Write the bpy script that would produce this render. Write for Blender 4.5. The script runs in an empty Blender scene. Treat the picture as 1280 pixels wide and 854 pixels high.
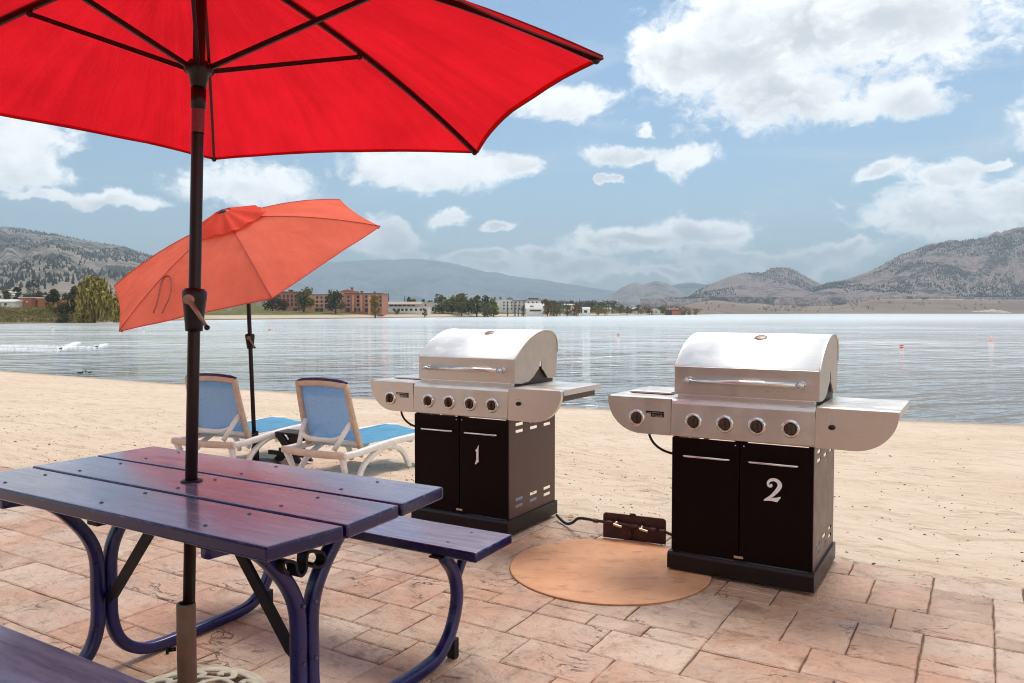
import bpy, math, random
from mathutils import Vector, Matrix, noise as mnoise
random.seed(11)
R = math.radians
sc = bpy.context.scene
COL = sc.collection
# ---------------------------------------------------------------- camera maths (pixels of the 1280 px photograph -> points of the place)
F, CX, CY, HZ, CH = 980., 640., 427., 390.3, 1.30
PITCH = math.atan((CY - HZ) / F)
def ray(px, py):
    x = (px - CX) / F; z = -(py - CY) / F
    c, s = math.cos(PITCH), math.sin(PITCH)
    return (x, c + z * s, -s + z * c)
def at(px, py, z=0.):
    d = ray(px, py); t = (z - CH) / d[2]; return Vector((d[0] * t, d[1] * t, z))
def atY(px, py, Y):
    d = ray(px, py); t = Y / d[1]; return Vector((d[0] * t, Y, CH + d[2] * t))
ANG = R(-31)                       # the shore, patio, table and grills share this direction
CA, SA = math.cos(ANG), math.sin(ANG)
def W(u, v, z=0.): return Vector((u * CA - v * SA, u * SA + v * CA, z))
def UV(x, y): return (x * CA + y * SA, -x * SA + y * CA)
def onu(px, py, u):
    d = ray(px, py); l = UV(d[0], d[1]); t = u / l[0]; return (l[1] * t, CH + d[2] * t)
def sstep(a, b, x):
    t = min(1., max(0., (x - a) / (b - a))); return t * t * (3 - 2 * t)
def lerp(a, b, t): return a + (b - a) * t
def interp(pts, x):
    if x <= pts[0][0]: return pts[0][1]
    for (x0, y0), (x1, y1) in zip(pts, pts[1:]):
        if x <= x1: return y0 + (y1 - y0) * (x - x0) / (x1 - x0)
    return pts[-1][1]
# ---------------------------------------------------------------- object helpers
def tag(o, label=None, cat=None, group=None, kind=None):
    if label: o['label'] = label
    if cat: o['category'] = cat
    if group: o['group'] = group
    if kind: o['kind'] = kind
    return o
def thing(name, label, cat, loc=(0, 0, 0), rz=0., group=None):
    o = bpy.data.objects.new(name, None); COL.objects.link(o)
    o.empty_display_size = .1; o.location = loc; o.rotation_euler = (0, 0, rz)
    return tag(o, label, cat, group)
def kids(o): return [c for c in COL.objects if c.parent == o]
def copy_tree(o, parent=None):
    c = o.copy(); COL.objects.link(c); c.parent = parent
    for ch in kids(o): copy_tree(ch, c)
    return c
class MB:
    def __init__(s): s.v = []; s.f = []; s.sm = []
    def add(s, vs, fs, smooth=False, M=None):
        b = len(s.v)
        s.v += [tuple(M @ Vector(p)) if M else tuple(p) for p in vs]
        for f in fs: s.f.append(tuple(b + i for i in f)); s.sm.append(smooth)
    def box(s, x0, x1, y0, y1, z0, z1, M=None):
        vs = [(x, y, z) for z in (z0, z1) for y in (y0, y1) for x in (x0, x1)]
        s.add(vs, [(0, 2, 3, 1), (4, 5, 7, 6), (0, 1, 5, 4), (2, 6, 7, 3), (0, 4, 6, 2), (1, 3, 7, 5)], False, M)
    def tube(s, pts, r, n=10, cap=True, smooth=True, prof=None, M=None):
        P = [Vector(p) for p in pts]
        rs = r if isinstance(r, (list, tuple)) else [r] * len(P)
        t0 = (P[1] - P[0]).normalized()
        up = Vector((0, 0, 1)) if abs(t0.z) < .9 else Vector((1, 0, 0))
        nrm = (up - t0 * up.dot(t0)).normalized()
        vs = []; pr = prof or [(math.cos(2 * math.pi * k / n), math.sin(2 * math.pi * k / n)) for k in range(n)]
        n = len(pr)
        for i, p in enumerate(P):
            a = P[max(0, i - 1)]; b = P[min(len(P) - 1, i + 1)]
            t = (b - a).normalized()
            nrm = (nrm - t * nrm.dot(t)).normalized(); bn = t.cross(nrm)
            for (cx, cy) in pr: vs.append(p + (nrm * cx + bn * cy) * rs[i])
        fs = [(i * n + k, i * n + (k + 1) % n, (i + 1) * n + (k + 1) % n, (i + 1) * n + k) for i in range(len(P) - 1) for k in range(n)]
        if cap: fs += [tuple(range(n - 1, -1, -1)), tuple((len(P) - 1) * n + k for k in range(n))]
        s.add(vs, fs, smooth, M)
    def prism(s, poly, a, b, axis='x', M=None, smooth=False):
        # poly in the two other axes, in order: x->(y,z)  y->(x,z)  z->(x,y)
        def mk(p, t):
            return (t, p[0], p[1]) if axis == 'x' else (p[0], t, p[1]) if axis == 'y' else (p[0], p[1], t)
        n = len(poly)
        vs = [mk(p, a) for p in poly] + [mk(p, b) for p in poly]
        s.add(vs, [(i, (i + 1) % n, n + (i + 1) % n, n + i) for i in range(n)], smooth, M)
        s.add(vs, [tuple(range(n - 1, -1, -1)), tuple(range(n, 2 * n))], False, M)
    def lathe(s, prof, n=24, M=None, smooth=True):
        vs = [(r * math.cos(2 * math.pi * k / n), r * math.sin(2 * math.pi * k / n), z) for r, z in prof for k in range(n)]
        fs = [(i * n + k, i * n + (k + 1) % n, (i + 1) * n + (k + 1) % n, (i + 1) * n + k) for i in range(len(prof) - 1) for k in range(n)]
        s.add(vs, fs, smooth, M)
    def ball(s, c, r, seg=12, rings=8, M=None):
        rx, ry, rz = r if isinstance(r, (list, tuple)) else (r, r, r)
        vs = [(c[0], c[1], c[2] - rz)]
        for i in range(1, rings):
            a = math.pi * i / rings
            for k in range(seg):
                b = 2 * math.pi * k / seg
                vs.append((c[0] + rx * math.sin(a) * math.cos(b), c[1] + ry * math.sin(a) * math.sin(b), c[2] - rz * math.cos(a)))
        vs.append((c[0], c[1], c[2] + rz)); top = len(vs) - 1
        fs = [(0, 1 + (k + 1) % seg, 1 + k) for k in range(seg)]
        for i in range(rings - 2):
            for k in range(seg):
                fs.append((1 + i * seg + k, 1 + i * seg + (k + 1) % seg, 1 + (i + 1) * seg + (k + 1) % seg, 1 + (i + 1) * seg + k))
        fs += [(1 + (rings - 2) * seg + k, 1 + (rings - 2) * seg + (k + 1) % seg, top) for k in range(seg)]
        s.add(vs, fs, True, M)
    def build(s, name, mat, parent=None, bevel=0., seg=2, recalc=True):
        me = bpy.data.meshes.new(name); me.from_pydata(s.v, [], s.f); me.materials.append(mat)
        me.polygons.foreach_set('use_smooth', s.sm); me.update()
        if recalc:
            import bmesh
            bm = bmesh.new(); bm.from_mesh(me); bmesh.ops.recalc_face_normals(bm, faces=bm.faces); bm.to_mesh(me); bm.free()
        o = bpy.data.objects.new(name, me); COL.objects.link(o); o.parent = parent
        if bevel:
            m = o.modifiers.new('edge', 'BEVEL'); m.width = bevel; m.segments = seg; m.limit_method = 'ANGLE'; m.angle_limit = R(40)
        return o
def spline(pts, n=6):
    P = [Vector(p) for p in pts]; out = []
    for i in range(len(P) - 1):
        p0 = P[max(0, i - 1)]; p1 = P[i]; p2 = P[i + 1]; p3 = P[min(len(P) - 1, i + 2)]
        for k in range(n):
            t = k / n
            out.append(.5 * ((2 * p1) + (p2 - p0) * t + (2 * p0 - 5 * p1 + 4 * p2 - p3) * t * t + (3 * p1 - p0 - 3 * p2 + p3) * t ** 3))
    return out + [P[-1]]
# ---------------------------------------------------------------- material helpers
class NT:
    def __init__(s, name=None, tree=None):
        if tree is None:
            s.mat = bpy.data.materials.new(name); s.mat.use_nodes = True; tree = s.mat.node_tree
        s.t = tree; s.t.nodes.clear()
    def set(s, sock, v):
        if isinstance(v, bpy.types.NodeSocket): s.t.links.new(v, sock)
        elif v is not None:
            if sock.type == 'RGBA' and not isinstance(v, (int, float)) and len(v) == 3: v = (*v, 1)
            sock.default_value = v
    def n(s, typ, out=0, props=None, **kw):
        nd = s.t.nodes.new('ShaderNode' + typ)
        for k, v in (props or {}).items(): setattr(nd, k, v)
        for k, v in kw.items():
            key = int(k[1:]) if k[0] == 'i' and k[1:].isdigit() else k.replace('_', ' ')
            s.set(nd.inputs[key], v)
        return nd.outputs[out]
    def math(s, op, a, b=0., c=0., clamp=False): return s.n('Math', props=dict(operation=op, use_clamp=clamp), i0=a, i1=b, i2=c)
    def vm(s, op, a, b=(0, 0, 0), out=0): return s.n('VectorMath', out, dict(operation=op), i0=a, i1=b)
    def scale(s, v, k): return s.vm('MULTIPLY', v, k if not isinstance(k, (int, float)) else (k, k, k))
    def mix(s, f, a, b, typ='MIX'):
        nd = s.t.nodes.new('ShaderNodeMix'); nd.data_type = 'RGBA'; nd.blend_type = typ
        s.set(nd.inputs[0], f); s.set(nd.inputs[6], a); s.set(nd.inputs[7], b); return nd.outputs[2]
    def mapr(s, x, a, b, c=0., d=1., smooth=True):
        return s.n('MapRange', props=dict(interpolation_type='SMOOTHSTEP' if smooth else 'LINEAR'), Value=x, From_Min=a, From_Max=b, To_Min=c, To_Max=d)
    def noise(s, vec, scale, detail=4., rough=.5, dist=0., out=0):
        return s.n('TexNoise', out, Vector=vec, Scale=scale, Detail=detail, Roughness=rough, Distortion=dist)
    def ramp(s, fac, stops):
        nd = s.t.nodes.new('ShaderNodeValToRGB'); e = nd.color_ramp.elements
        while len(e) < len(stops): e.new(.5)
        for el, (p, c) in zip(e, stops): el.position = p; el.color = (*c, 1)
        s.set(nd.inputs[0], fac); return nd.outputs[0]
    def bump(s, h, strength=.3, dist=.01, nrm=None):
        return s.n('Bump', Height=h, Strength=strength, Distance=dist, Normal=nrm)
    def pos(s): return s.n('NewGeometry', 0)
    def obj(s): return s.n('TexCoord', 3)
    def island(s): return s.n('NewGeometry', 'Random Per Island')
    def bsdf(s, **kw):
        b = s.n('BsdfPrincipled', **kw); s.out(b); return s.mat
    def out(s, sh, vol=None):
        o = s.t.nodes.new('ShaderNodeOutputMaterial'); s.t.links.new(sh, o.inputs[0])
def simple(name, col, rough=.5, metal=0., var=.15, scale=30., bump=0., spec=.5, coat=0., bscale=None):
    t = NT(name); p = t.obj(); n = t.noise(p, scale, 5., .6)
    c = t.mix(t.mapr(n, .3, .7), tuple(x * (1 - var) for x in col), tuple(min(1, x * (1 + var)) for x in col))
    kw = dict(Base_Color=c, Roughness=t.mapr(n, .2, .8, max(.02, rough - .06), min(1, rough + .08)), Metallic=metal, Specular_IOR_Level=spec, Coat_Weight=coat)
    if bump: kw['Normal'] = t.bump(t.noise(p, bscale or scale * 3, 4.), bump, .004)
    return t.bsdf(**kw)
M = {}
def steel(name, col=(.60, .57, .53), rough=.3, wear=.2):
    t = NT(name); p = t.obj()
    br = t.noise(t.scale(p, (5., 300., 900.)), 1., 2., .5)
    big = t.noise(p, 5., 3.)
    smear = t.noise(t.scale(p, (2.2, 4., 1.)), 4., 6., .7, .8); drip = t.noise(t.scale(p, (34., 34., 3.)), 1., 5., .65)
    c = t.mix(t.mapr(br, .3, .7), tuple(x * .97 for x in col), tuple(x * 1.03 for x in col))
    c = t.mix(t.mapr(drip, .58, .76, 0, wear), c, tuple(x * .62 for x in col)); c = t.mix(t.mapr(smear, .52, .74, 0, wear), c, (col[0] * .78, col[1] * .70, col[2] * .60))
    return t.bsdf(Base_Color=c, Metallic=1., Roughness=t.math('ADD', t.math('ADD', t.mapr(br, .2, .8, rough - .03, rough + .04), t.mapr(smear, .4, .7, -.05, .10)), t.mapr(big, .3, .7, -.03, .05)), Normal=t.bump(br, .06, .001))
M['steel'] = steel('brushed_steel', (.72, .66, .61), .36); M['lid'] = steel('lid_steel', (.97, .945, .91), .60, .05)
M['chrome'] = simple('chrome', (.72, .69, .66), .12, 1., .04)
M['enamel'] = simple('black_brown_enamel', (.006, .0012, .0012), .40, 0., .1, 60., .02, .10)
M['sheet'] = simple('brown_painted_sheet', (.095, .036, .026), .36, 0., .1, 12., .03, .5)
M['plinth'] = simple('plinth_paint', (.012, .006, .0065), .36, 0., .12, 12., .03, .3)
M['firebox'] = simple('firebox_enamel', (.030, .012, .010), .45, 0., .2, 20.)
M['blackplastic'] = simple('black_plastic', (.010, .006, .006), .42, spec=.3)
M['rubber'] = simple('black_rubber', (.014, .011, .010), .55)
M['numeral'] = simple('white_numeral', (.88, .82, .78), .45, 0., .06)
M['brass'] = simple('dull_brass', (.62, .48, .33), .35, 1., .15)
M['rust'] = simple('rusty_plate', (.060, .016, .012), .6, 0., .4, 14., .3)
M['pipe'] = simple('dark_pipe', (.075, .03, .022), .45, .3, .3, 40.)
def painted_wood(name):
    t = NT(name); p = t.obj()
    gr = t.noise(t.scale(p, (2.2, 30., 30.)), 2., 6., .65, .4)
    sc_ = t.noise(t.scale(p, (9., 40., 40.)), 3., 8., .7)
    big = t.noise(p, 3.5, 5., .6)
    c = t.mix(t.mapr(big, .3, .7), (.005, .0038, .050), (.009, .006, .064))
    c = t.mix(t.mapr(sc_, .66, .76, 0, .4), c, (.10, .085, .16))
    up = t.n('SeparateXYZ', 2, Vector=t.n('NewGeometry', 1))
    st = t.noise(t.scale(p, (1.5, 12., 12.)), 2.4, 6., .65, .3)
    c = t.mix(t.math('MULTIPLY', t.mapr(up, .75, .97), t.mapr(st, .25, .75, .35, .8)), c, (.37, .33, .46))  # up-facing faces turned lavender: pale sky reflection put into the paint colour
    bv = t.n('Bevel', Radius=.012); dt = t.n('VectorMath', 1, dict(operation='DOT_PRODUCT'), i0=bv, i1=t.n('NewGeometry', 1))
    edge = t.math('MULTIPLY', t.mapr(dt, .99, .90), t.mapr(t.noise(p, 22., 5., .7), .50, .66))
    c = t.mix(t.math('MULTIPLY', edge, .75), c, (.30, .26, .36))
    chip = t.noise(p, 46., 3., .6)
    c = t.mix(t.mapr(chip, .74, .78, 0, .7), c, (.12, .08, .07))
    h = t.math('ADD', t.math('MULTIPLY', gr, .8), t.math('MULTIPLY', sc_, .5))
    return t.bsdf(Base_Color=c, Roughness=t.mapr(big, .25, .75, .16, .28), Specular_IOR_Level=.15, Coat_Weight=1., Coat_IOR=1.42, Coat_Roughness=t.mapr(gr, .2, .8, .07, .20), Normal=t.bump(h, .34, .004))
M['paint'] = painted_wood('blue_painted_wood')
M['tubepaint'] = simple('blue_painted_steel', (.006, .006, .082), .30, 0., .25, 16., .08, .5, .12)
M['bolt'] = simple('worn_bolt', (.10, .085, .15), .5, .2, .4, 60.)
M['strap'] = simple('black_iron', (.010, .007, .012), .5, .1, .2, spec=.3)
M['pole'] = simple('dark_bronze_pole', (.018, .005, .005), .36, .1, .2, 20., .03, .35)
M['rib'] = simple('black_rib', (.010, .006, .006), .4, .2)
M['crank'] = simple('bronze_crank', (.30, .18, .13), .42, .3, .2)
M['sleeve'] = simple('tan_sleeve', (.20, .105, .066), .5, 0., .14, 18., .05)
M['cast'] = simple('cream_resin', (.62, .53, .40), .6, 0., .15, 20., .1)
M['sticker'] = simple('faded_red_sticker', (.17, .035, .05), .6, 0., .2, 60.)
M['whitepl'] = simple('white_resin', (.87, .82, .76), .42, 0., .07, 14., .04)
M['tanpl'] = simple('tan_resin', (.62, .43, .30), .5, 0., .12, 22., .08)  # tan is the plastic's own colour on backrest stiles and top bar
M['navy'] = simple('navy_cap', (.012, .014, .085), .5)
M['darkwood'] = simple('dark_brown_resin', (.022, .015, .020), .5, 0., .2, 18., .1)
def cloth(name, col, tcol, k=.5):
    t = NT(name); p = t.obj()
    wv = t.noise(p, 260., 2.); fold = t.noise(t.scale(p, (1.4, 1.4, 1.)), 2.6, 2.5, .5, .15)
    nb = t.bump(t.math('ADD', t.math('MULTIPLY', wv, .05), fold), .9, .05)
    fade = t.mapr(t.noise(p, 1.6, 5., .6), .3, .7, .88, 1.06)
    d = t.n('BsdfDiffuse', Color=t.scale(col, fade) if 0 else t.mix(t.mapr(t.noise(p, 2.2, 5.), .3, .7), tuple(x * .9 for x in col), tuple(min(1, x * 1.08) for x in col)), Normal=nb)
    sx_ = t.n('SeparateXYZ', 0, Vector=p); sy__ = t.n('SeparateXYZ', 1, Vector=p)
    pol = t.n('CombineXYZ', X=t.math('MULTIPLY', t.math('ARCTAN2', sy__, sx_), 9.), Y=t.math('MULTIPLY', t.n('VectorMath', 1, dict(operation='LENGTH'), i0=t.vm('MULTIPLY', p, (1, 1, 0))), 1.6))
    stk = t.noise(pol, 1., 6., .65, .5)
    nb = t.bump(stk, .5, .05, nb)
    tn = t.mapr(t.math('ADD', t.math('MULTIPLY', fold, .45), t.math('MULTIPLY', stk, .55)), .36, .64)
    tr = t.n('BsdfTranslucent', Color=t.mix(tn, tuple(x * .80 for x in tcol), tuple(min(1., x * 1.08) for x in tcol)), Normal=nb)
    mx = t.n('MixShader', i0=k, i1=d, i2=tr); t.out(mx); return t.mat
M['red'] = cloth('red_canvas', (.70, .010, .014), (.84, .015, .026), .57)
M['orange'] = cloth('faded_orange_canvas', (1., .215, .14), (1., .15, .085), .42)
M['cord'] = simple('dark_red_cord', (.22, .03, .025), .7)
M['seam'] = simple('dark_red_hem', (.20, .008, .012), .8)
M['seamo'] = simple('orange_seam', (.62, .07, .045), .8)
M['frill'] = cloth('redder_orange_canvas', (.88, .11, .07), (.85, .08, .045), .3)
def mesh_fabric(name, col, mixk=.12):
    t = NT(name); p = t.obj(); n = t.noise(t.scale(p, (30., 4., 260.)), 1., 3.)
    d = t.n('BsdfDiffuse', Color=t.mix(t.mapr(n, .3, .7), tuple(x * .8 for x in col), tuple(x * 1.15 for x in col)))
    tr = t.n('BsdfTranslucent', Color=col); tp = t.n('BsdfTransparent')
    t.out(t.n('MixShader', i0=mixk, i1=t.n('MixShader', i0=.4, i1=d, i2=tr), i2=tp)); return t.mat
M['sling'] = mesh_fabric('blue_mesh_sling', (.24, .44, .68), .28)
M['sling_seat'] = mesh_fabric('bright_blue_sling', (.22, .55, .78))

# ---------------------------------------------------------------- world: daylight sky with cumulus
SUN_EL, SUN_AZ = R(60), R(22)      # azimuth from +Y, positive to the right
world = bpy.data.worlds.new('World'); sc.world = world; world.use_nodes = True
t = NT(tree=world.node_tree)
gen = t.n('TexCoord', 0)
sep = t.t.nodes.new('ShaderNodeSeparateXYZ'); t.t.links.new(gen, sep.inputs[0])
dx, dy, dz = sep.outputs
az = t.math('ARCTAN2', dx, dy); el = t.math('ARCSINE', dz)
comb = t.n('CombineXYZ', X=az, Y=el)
comb = t.vm('ADD', comb, t.scale(t.vm('SUBTRACT', t.noise(gen, 16., 5., .6, out=1), (.5, .5, .5)), (.085, .050, 0.)))
sky = t.n('TexSky', props=dict(sky_type='NISHITA', sun_disc=False, sun_elevation=SUN_EL, sun_rotation=SUN_AZ, air_density=1.0, dust_density=.6, ozone_density=1.6, altitude=300))
CL = [  # px, py, rx, ry  (cumulus masses of the photograph, as directions in the sky)
    (1010, 35, 185, 75), (930, 70, 135, 65), (1110, 20, 140, 62), (970, 118, 110, 44), (1125, 120, 56, 24), (1050, 135, 70, 20), (840, 75, 60, 40),
    (715, 132, 72, 27), (772, 192, 56, 13), (856, 193, 40, 19), (545, 208, 130, 30), (640, 205, 55, 22), (1109, 214, 32, 13), (1188, 219, 42, 17), (1246, 211, 19, 8),
    (1190, 265, 110, 36), (1270, 262, 90, 34), (1340, 255, 90, 40), (880, 293, 80, 24), (790, 303, 100, 20), (720, 335, 110, 17), (1000, 328, 80, 20), (620, 340, 90, 12),
    (20, 210, 52, 26), (150, 252, 60, 11), (60, 245, 50, 9), (310, 234, 90, 32), (480, 296, 66, 26), (597, 325, 48, 13), (563, 270, 26, 13), (624, 285, 20, 8), (905, 322, 70, 13), (830, 342, 60, 9), (1050, 318, 60, 16), (690, 318, 50, 12), (520, 318, 40, 9), (1330, 215, 50, 22), (808, 160, 14, 8), (762, 223, 10, 7), (-120, 150, 160, 60), (1480, 120, 140, 70)]
acc = core = None
for (px, py, rx, ry) in CL:
    d = ray(px, py); a = math.atan2(d[0], d[1]); e = math.atan2(d[2], math.hypot(d[0], d[1]))
    dd = t.vm('MULTIPLY', t.vm('SUBTRACT', comb, (a, e, 0)), (F / rx * .99, F / ry * .99, 0))
    ln = t.n('VectorMath', 1, dict(operation='LENGTH'), i0=dd)
    b = t.math('SUBTRACT', 1., ln)
    acc = b if acc is None else t.n('Math', props=dict(operation='SMOOTH_MAX'), i0=acc, i1=b, i2=.25)
    yy = t.n('SeparateXYZ', 1, Vector=dd)
    s_i = t.math('MULTIPLY_ADD', yy, -.22 if ry > 38 else -.50, t.math('MULTIPLY', b, .95 if ry > 38 else .45))
    core = s_i if core is None else t.n('Math', props=dict(operation='SMOOTH_MAX'), i0=core, i1=s_i, i2=.2)
cvec = t.vm('MULTIPLY', gen, (1, 1, 1.5))
cvec = t.vm('ADD', cvec, t.scale(t.vm('SUBTRACT', t.noise(cvec, 12., 5., .6, out=1), (.5, .5, .5)), .085))
n7 = t.noise(cvec, 7., 8., .55)
nz = t.math('ADD', t.math('ADD', t.math('MULTIPLY', n7, .38), t.math('MULTIPLY', t.noise(cvec, 22., 7., .60), .40)), t.math('MULTIPLY', t.noise(cvec, 64., 5., .6), .24))
nz2 = t.noise(t.vm('MULTIPLY', gen, (1, 1, 2.4)), 2.6, 8., .60)
# generic cloud cover overhead, to the sides and behind
away = t.math('MAXIMUM', t.mapr(el, .45, .75), t.mapr(t.math('ABSOLUTE', az), .85, 1.2))
gcl = t.math('SUBTRACT', t.math('MULTIPLY', t.math('SUBTRACT', nz2, .45), 6.), t.math('MULTIPLY', t.math('SUBTRACT', 1., away), 4.))
acc = t.math('MAXIMUM', t.math('MAXIMUM', acc, -2.), gcl)
D = t.math('ADD', acc, t.math('MULTIPLY', t.math('SUBTRACT', nz, .51), 2.9))
alpha = t.mapr(D, -.07, .46)
soft = t.noise(t.vm('ADD', cvec, (.3, .1, 0)), 16., 5., .55)
core = t.math('MAXIMUM', core, t.math('MULTIPLY', gcl, .8))
shade = t.mapr(t.math('ADD', t.math('MULTIPLY', t.math('MINIMUM', core, D), .9), t.math('MULTIPLY', t.math('SUBTRACT', soft, .5), 1.1)), .16, .85)
ccol = t.mix(shade, t.mix(t.mapr(el, .03, .25), (14., 14., 13.9), (8.6, 8.6, 8.6)), t.mix(t.mapr(el, .03, .25), (6.6, 6.95, 7.2), (4.9, 5.1, 5.3)))
wisp = t.noise(t.vm('MULTIPLY', gen, (1., 1., 6.)), 3.0, 7., .62, .5)
wa = t.math('MULTIPLY', t.mapr(wisp, .49, .74, 0., .5), t.mapr(el, .0, .16, 1., .7))
skyc = t.mix(1., sky, (.64, .755, .77), 'MULTIPLY')
skyc = t.mix(wa, skyc, (6.2, 6.6, 6.9))
skyc = t.mix(t.mapr(el, .005, .10, .42, 0.), skyc, (6.2, 6.75, 7.1))
c = t.mix(alpha, skyc, ccol)
bg = t.n('Background', Color=c, Strength=.1)
o = t.t.nodes.new('ShaderNodeOutputWorld'); t.t.links.new(bg, o.inputs[0])
sun = bpy.data.lights.new('sun', 'SUN'); sun.energy = 1.8; sun.angle = R(24); sun.color = (1., .95, .88)
so = bpy.data.objects.new('sun', sun); COL.objects.link(so)
sd = Vector((math.sin(SUN_AZ) * math.cos(SUN_EL), math.cos(SUN_AZ) * math.cos(SUN_EL), math.sin(SUN_EL)))
so.rotation_euler = (-sd).to_track_quat('-Z', 'Y').to_euler()
# camera
cam = bpy.data.cameras.new('camera'); cam.sensor_width = 36; cam.lens = 36 * F / 1280; cam.clip_end = 60000; cam.clip_start = .05
co = bpy.data.objects.new('camera', cam); COL.objects.link(co); co.location = (0, 0, CH); co.rotation_euler = (R(90) - PITCH, 0, 0)
sc.camera = co
sc.cycles.pixel_filter_type = 'BLACKMAN_HARRIS'; sc.cycles.filter_width = 1.05
sc.cycles.use_denoising = True; sc.cycles.denoising_input_passes = 'RGB_ALBEDO_NORMAL'; sc.cycles.denoising_prefilter = 'ACCURATE'
vs = sc.view_settings
vs.view_transform = 'Standard'; vs.look = 'None'; vs.exposure = .72; vs.gamma = 1; vs.use_curve_mapping = False

# ---------------------------------------------------------------- setting: ground, sand, patio, lake
ZW = -1.2
def patio_edge(u):
    return 4.39 - .93 * sstep(-3.3, -6.2, u) + .012 * math.sin(u * 3.1) + .01 * math.sin(u * 7.7 + 1)
def water_v(u):
    return interp([(-140, 15), (-36.2, 17.3), (-14.4, 17.2), (-8.9, 18.3), (.83, 20.6), (30, 23)], u)
def sand_z(u, v):
    e = patio_edge(u); s = v - e + .07 * mnoise.noise(Vector((u * 2.2, v * 2.2, 7))) + .03 * mnoise.noise(Vector((u * 9, v * 9, 7)))
    if s < 0: return lerp(.006, -.06, sstep(0, -.10, s))
    tt = s / (water_v(u) - e)
    z = -1.2 * tt ** .93
    p = Vector((u, v, 0))
    near = sstep(0, .5, s)
    z += near * (.030 * mnoise.noise(p * .8) + .026 * mnoise.noise(p * 2.3) + .024 * mnoise.noise(p * 5.1) - .02 * max(0, mnoise.noise(p * 3.3 + Vector((9, 2, 4))) - .25)) * sstep(1.1, .7, tt)
    return z + .007 + (1 - near) * .010 * mnoise.noise(p * 4)
def grid(name, mat, us, vs_, fz, world_uv=True):
    verts = []; nu = len(us)
    for v in vs_:
        for u in us:
            p = W(u, v, fz(u, v)); verts.append(p)
    faces = [(j * nu + i, j * nu + i + 1, (j + 1) * nu + i + 1, (j + 1) * nu + i) for j in range(len(vs_) - 1) for i in range(nu - 1)]
    mb = MB(); mb.add(verts, faces, True); return mb.build(name, mat)
def frange(a, b, st):
    n = max(1, int(round((b - a) / st))); return [a + (b - a) * i / n for i in range(n)]
t = NT('beach_sand'); p = t.pos()
rp = t.n('VectorRotate', props=dict(rotation_type='Z_AXIS'), Vector=p, Angle=-ANG)
big = t.noise(p, .5, 5., .6); mid = t.noise(t.scale(rp, (1., 2.6, 1.)), 2.6, 7., .62); fine = t.noise(p, 55., 5., .7)
c = t.mix(t.mapr(big, .3, .7), (.66, .505, .375), (.74, .59, .455))
c = t.mix(t.mapr(mid, .50, .68, 0, .6), c, (.47, .325, .20))
c = t.mix(t.mapr(fine, .35, .75, 0, .35), c, (.72, .57, .41))
vo = t.n('TexVoronoi', 0, dict(feature='F1'), Vector=t.vm('ADD', p, t.scale(t.noise(p, 9., 2., out=1), .12)), Scale=15., Randomness=1.)
vcol = t.n('TexVoronoi', 1, dict(feature='F1'), Vector=t.vm('ADD', p, t.scale(t.noise(p, 9., 2., out=1), .12)), Scale=15., Randomness=1.)
sepc = t.t.nodes.new('ShaderNodeSeparateColor'); t.t.links.new(vcol, sepc.inputs[0])
uvv = t.t.nodes.new('ShaderNodeSeparateXYZ'); t.t.links.new(rp, uvv.inputs[0])
nearp = t.mapr(uvv.outputs[1], 4.3, 8.5, .30, .10)
spk = t.math('MULTIPLY', t.math('LESS_THAN', vo, .20), t.math('LESS_THAN', sepc.outputs[0], nearp))
spk = t.math('MULTIPLY', spk, t.mapr(t.noise(p, 1.3, 3.), .38, .6))
c = t.mix(t.math('MULTIPLY', spk, .8), c, (.13, .075, .045))
wet = t.mapr(t.n('SeparateXYZ', 2, Vector=p), -1.23, -1.10, .75, 0.)
c = t.mix(wet, c, (.20, .145, .10))
wave = t.n('TexWave', 1, dict(wave_type='BANDS', bands_direction='Y'), Vector=rp, Scale=1.6, Distortion=9., Detail=4., Detail_Scale=1.2)
fp = t.n('TexVoronoi', 0, dict(feature='F1'), Vector=t.vm('ADD', t.scale(rp, (1., 1.5, 1.)), t.scale(t.noise(p, 4., 3., out=1), .22)), Scale=2.6)
fp = t.math('MULTIPLY', t.mapr(fp, .10, .42, -.75, 0.), t.mapr(t.noise(p, .9, 3.), .46, .62))
h = t.math('ADD', t.math('ADD', t.math('ADD', fp, mid), t.math('MULTIPLY', fine, .10)), t.math('ADD', t.math('MULTIPLY', wave, .10), t.math('MULTIPLY', t.noise(p, 11., 5., .6), .35)))
M['sand'] = t.bsdf(Base_Color=c, Roughness=.9, Specular_IOR_Level=.15, Normal=t.bump(h, .9, .07))
us = frange(-140, -40, 5) + frange(-40, -12, .7) + frange(-12, -7.5, .16) + frange(-7.5, 4, .065) + frange(4, 12, .3) + frange(12, 60, 3) + [60]
vs_ = [-40, -20, -8, -2, 1, 2.6] + frange(3.2, 6.8, .055) + frange(6.8, 10, .12) + frange(10, 30, .4) + [30, 40]
tag(grid('sand', M['sand'], us, vs_, sand_z), 'pale trampled beach sand', None, None, 'structure')
del_keys = []
t = NT('lake_bed_ground'); p = t.pos()
M['ground'] = t.bsdf(Base_Color=t.mix(t.mapr(t.noise(p, .02, 6.), .3, .7), (.10, .08, .05), (.20, .16, .11)), Roughness=.9)
mb = MB(); mb.add([(-10900, -290, -3.2), (10900, -290, -3.2), (10900, 13100, -3.2), (-10900, 13100, -3.2)], [(0, 1, 2, 3)]); tag(mb.build('ground', M['ground']), None, None, None, 'structure')
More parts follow.
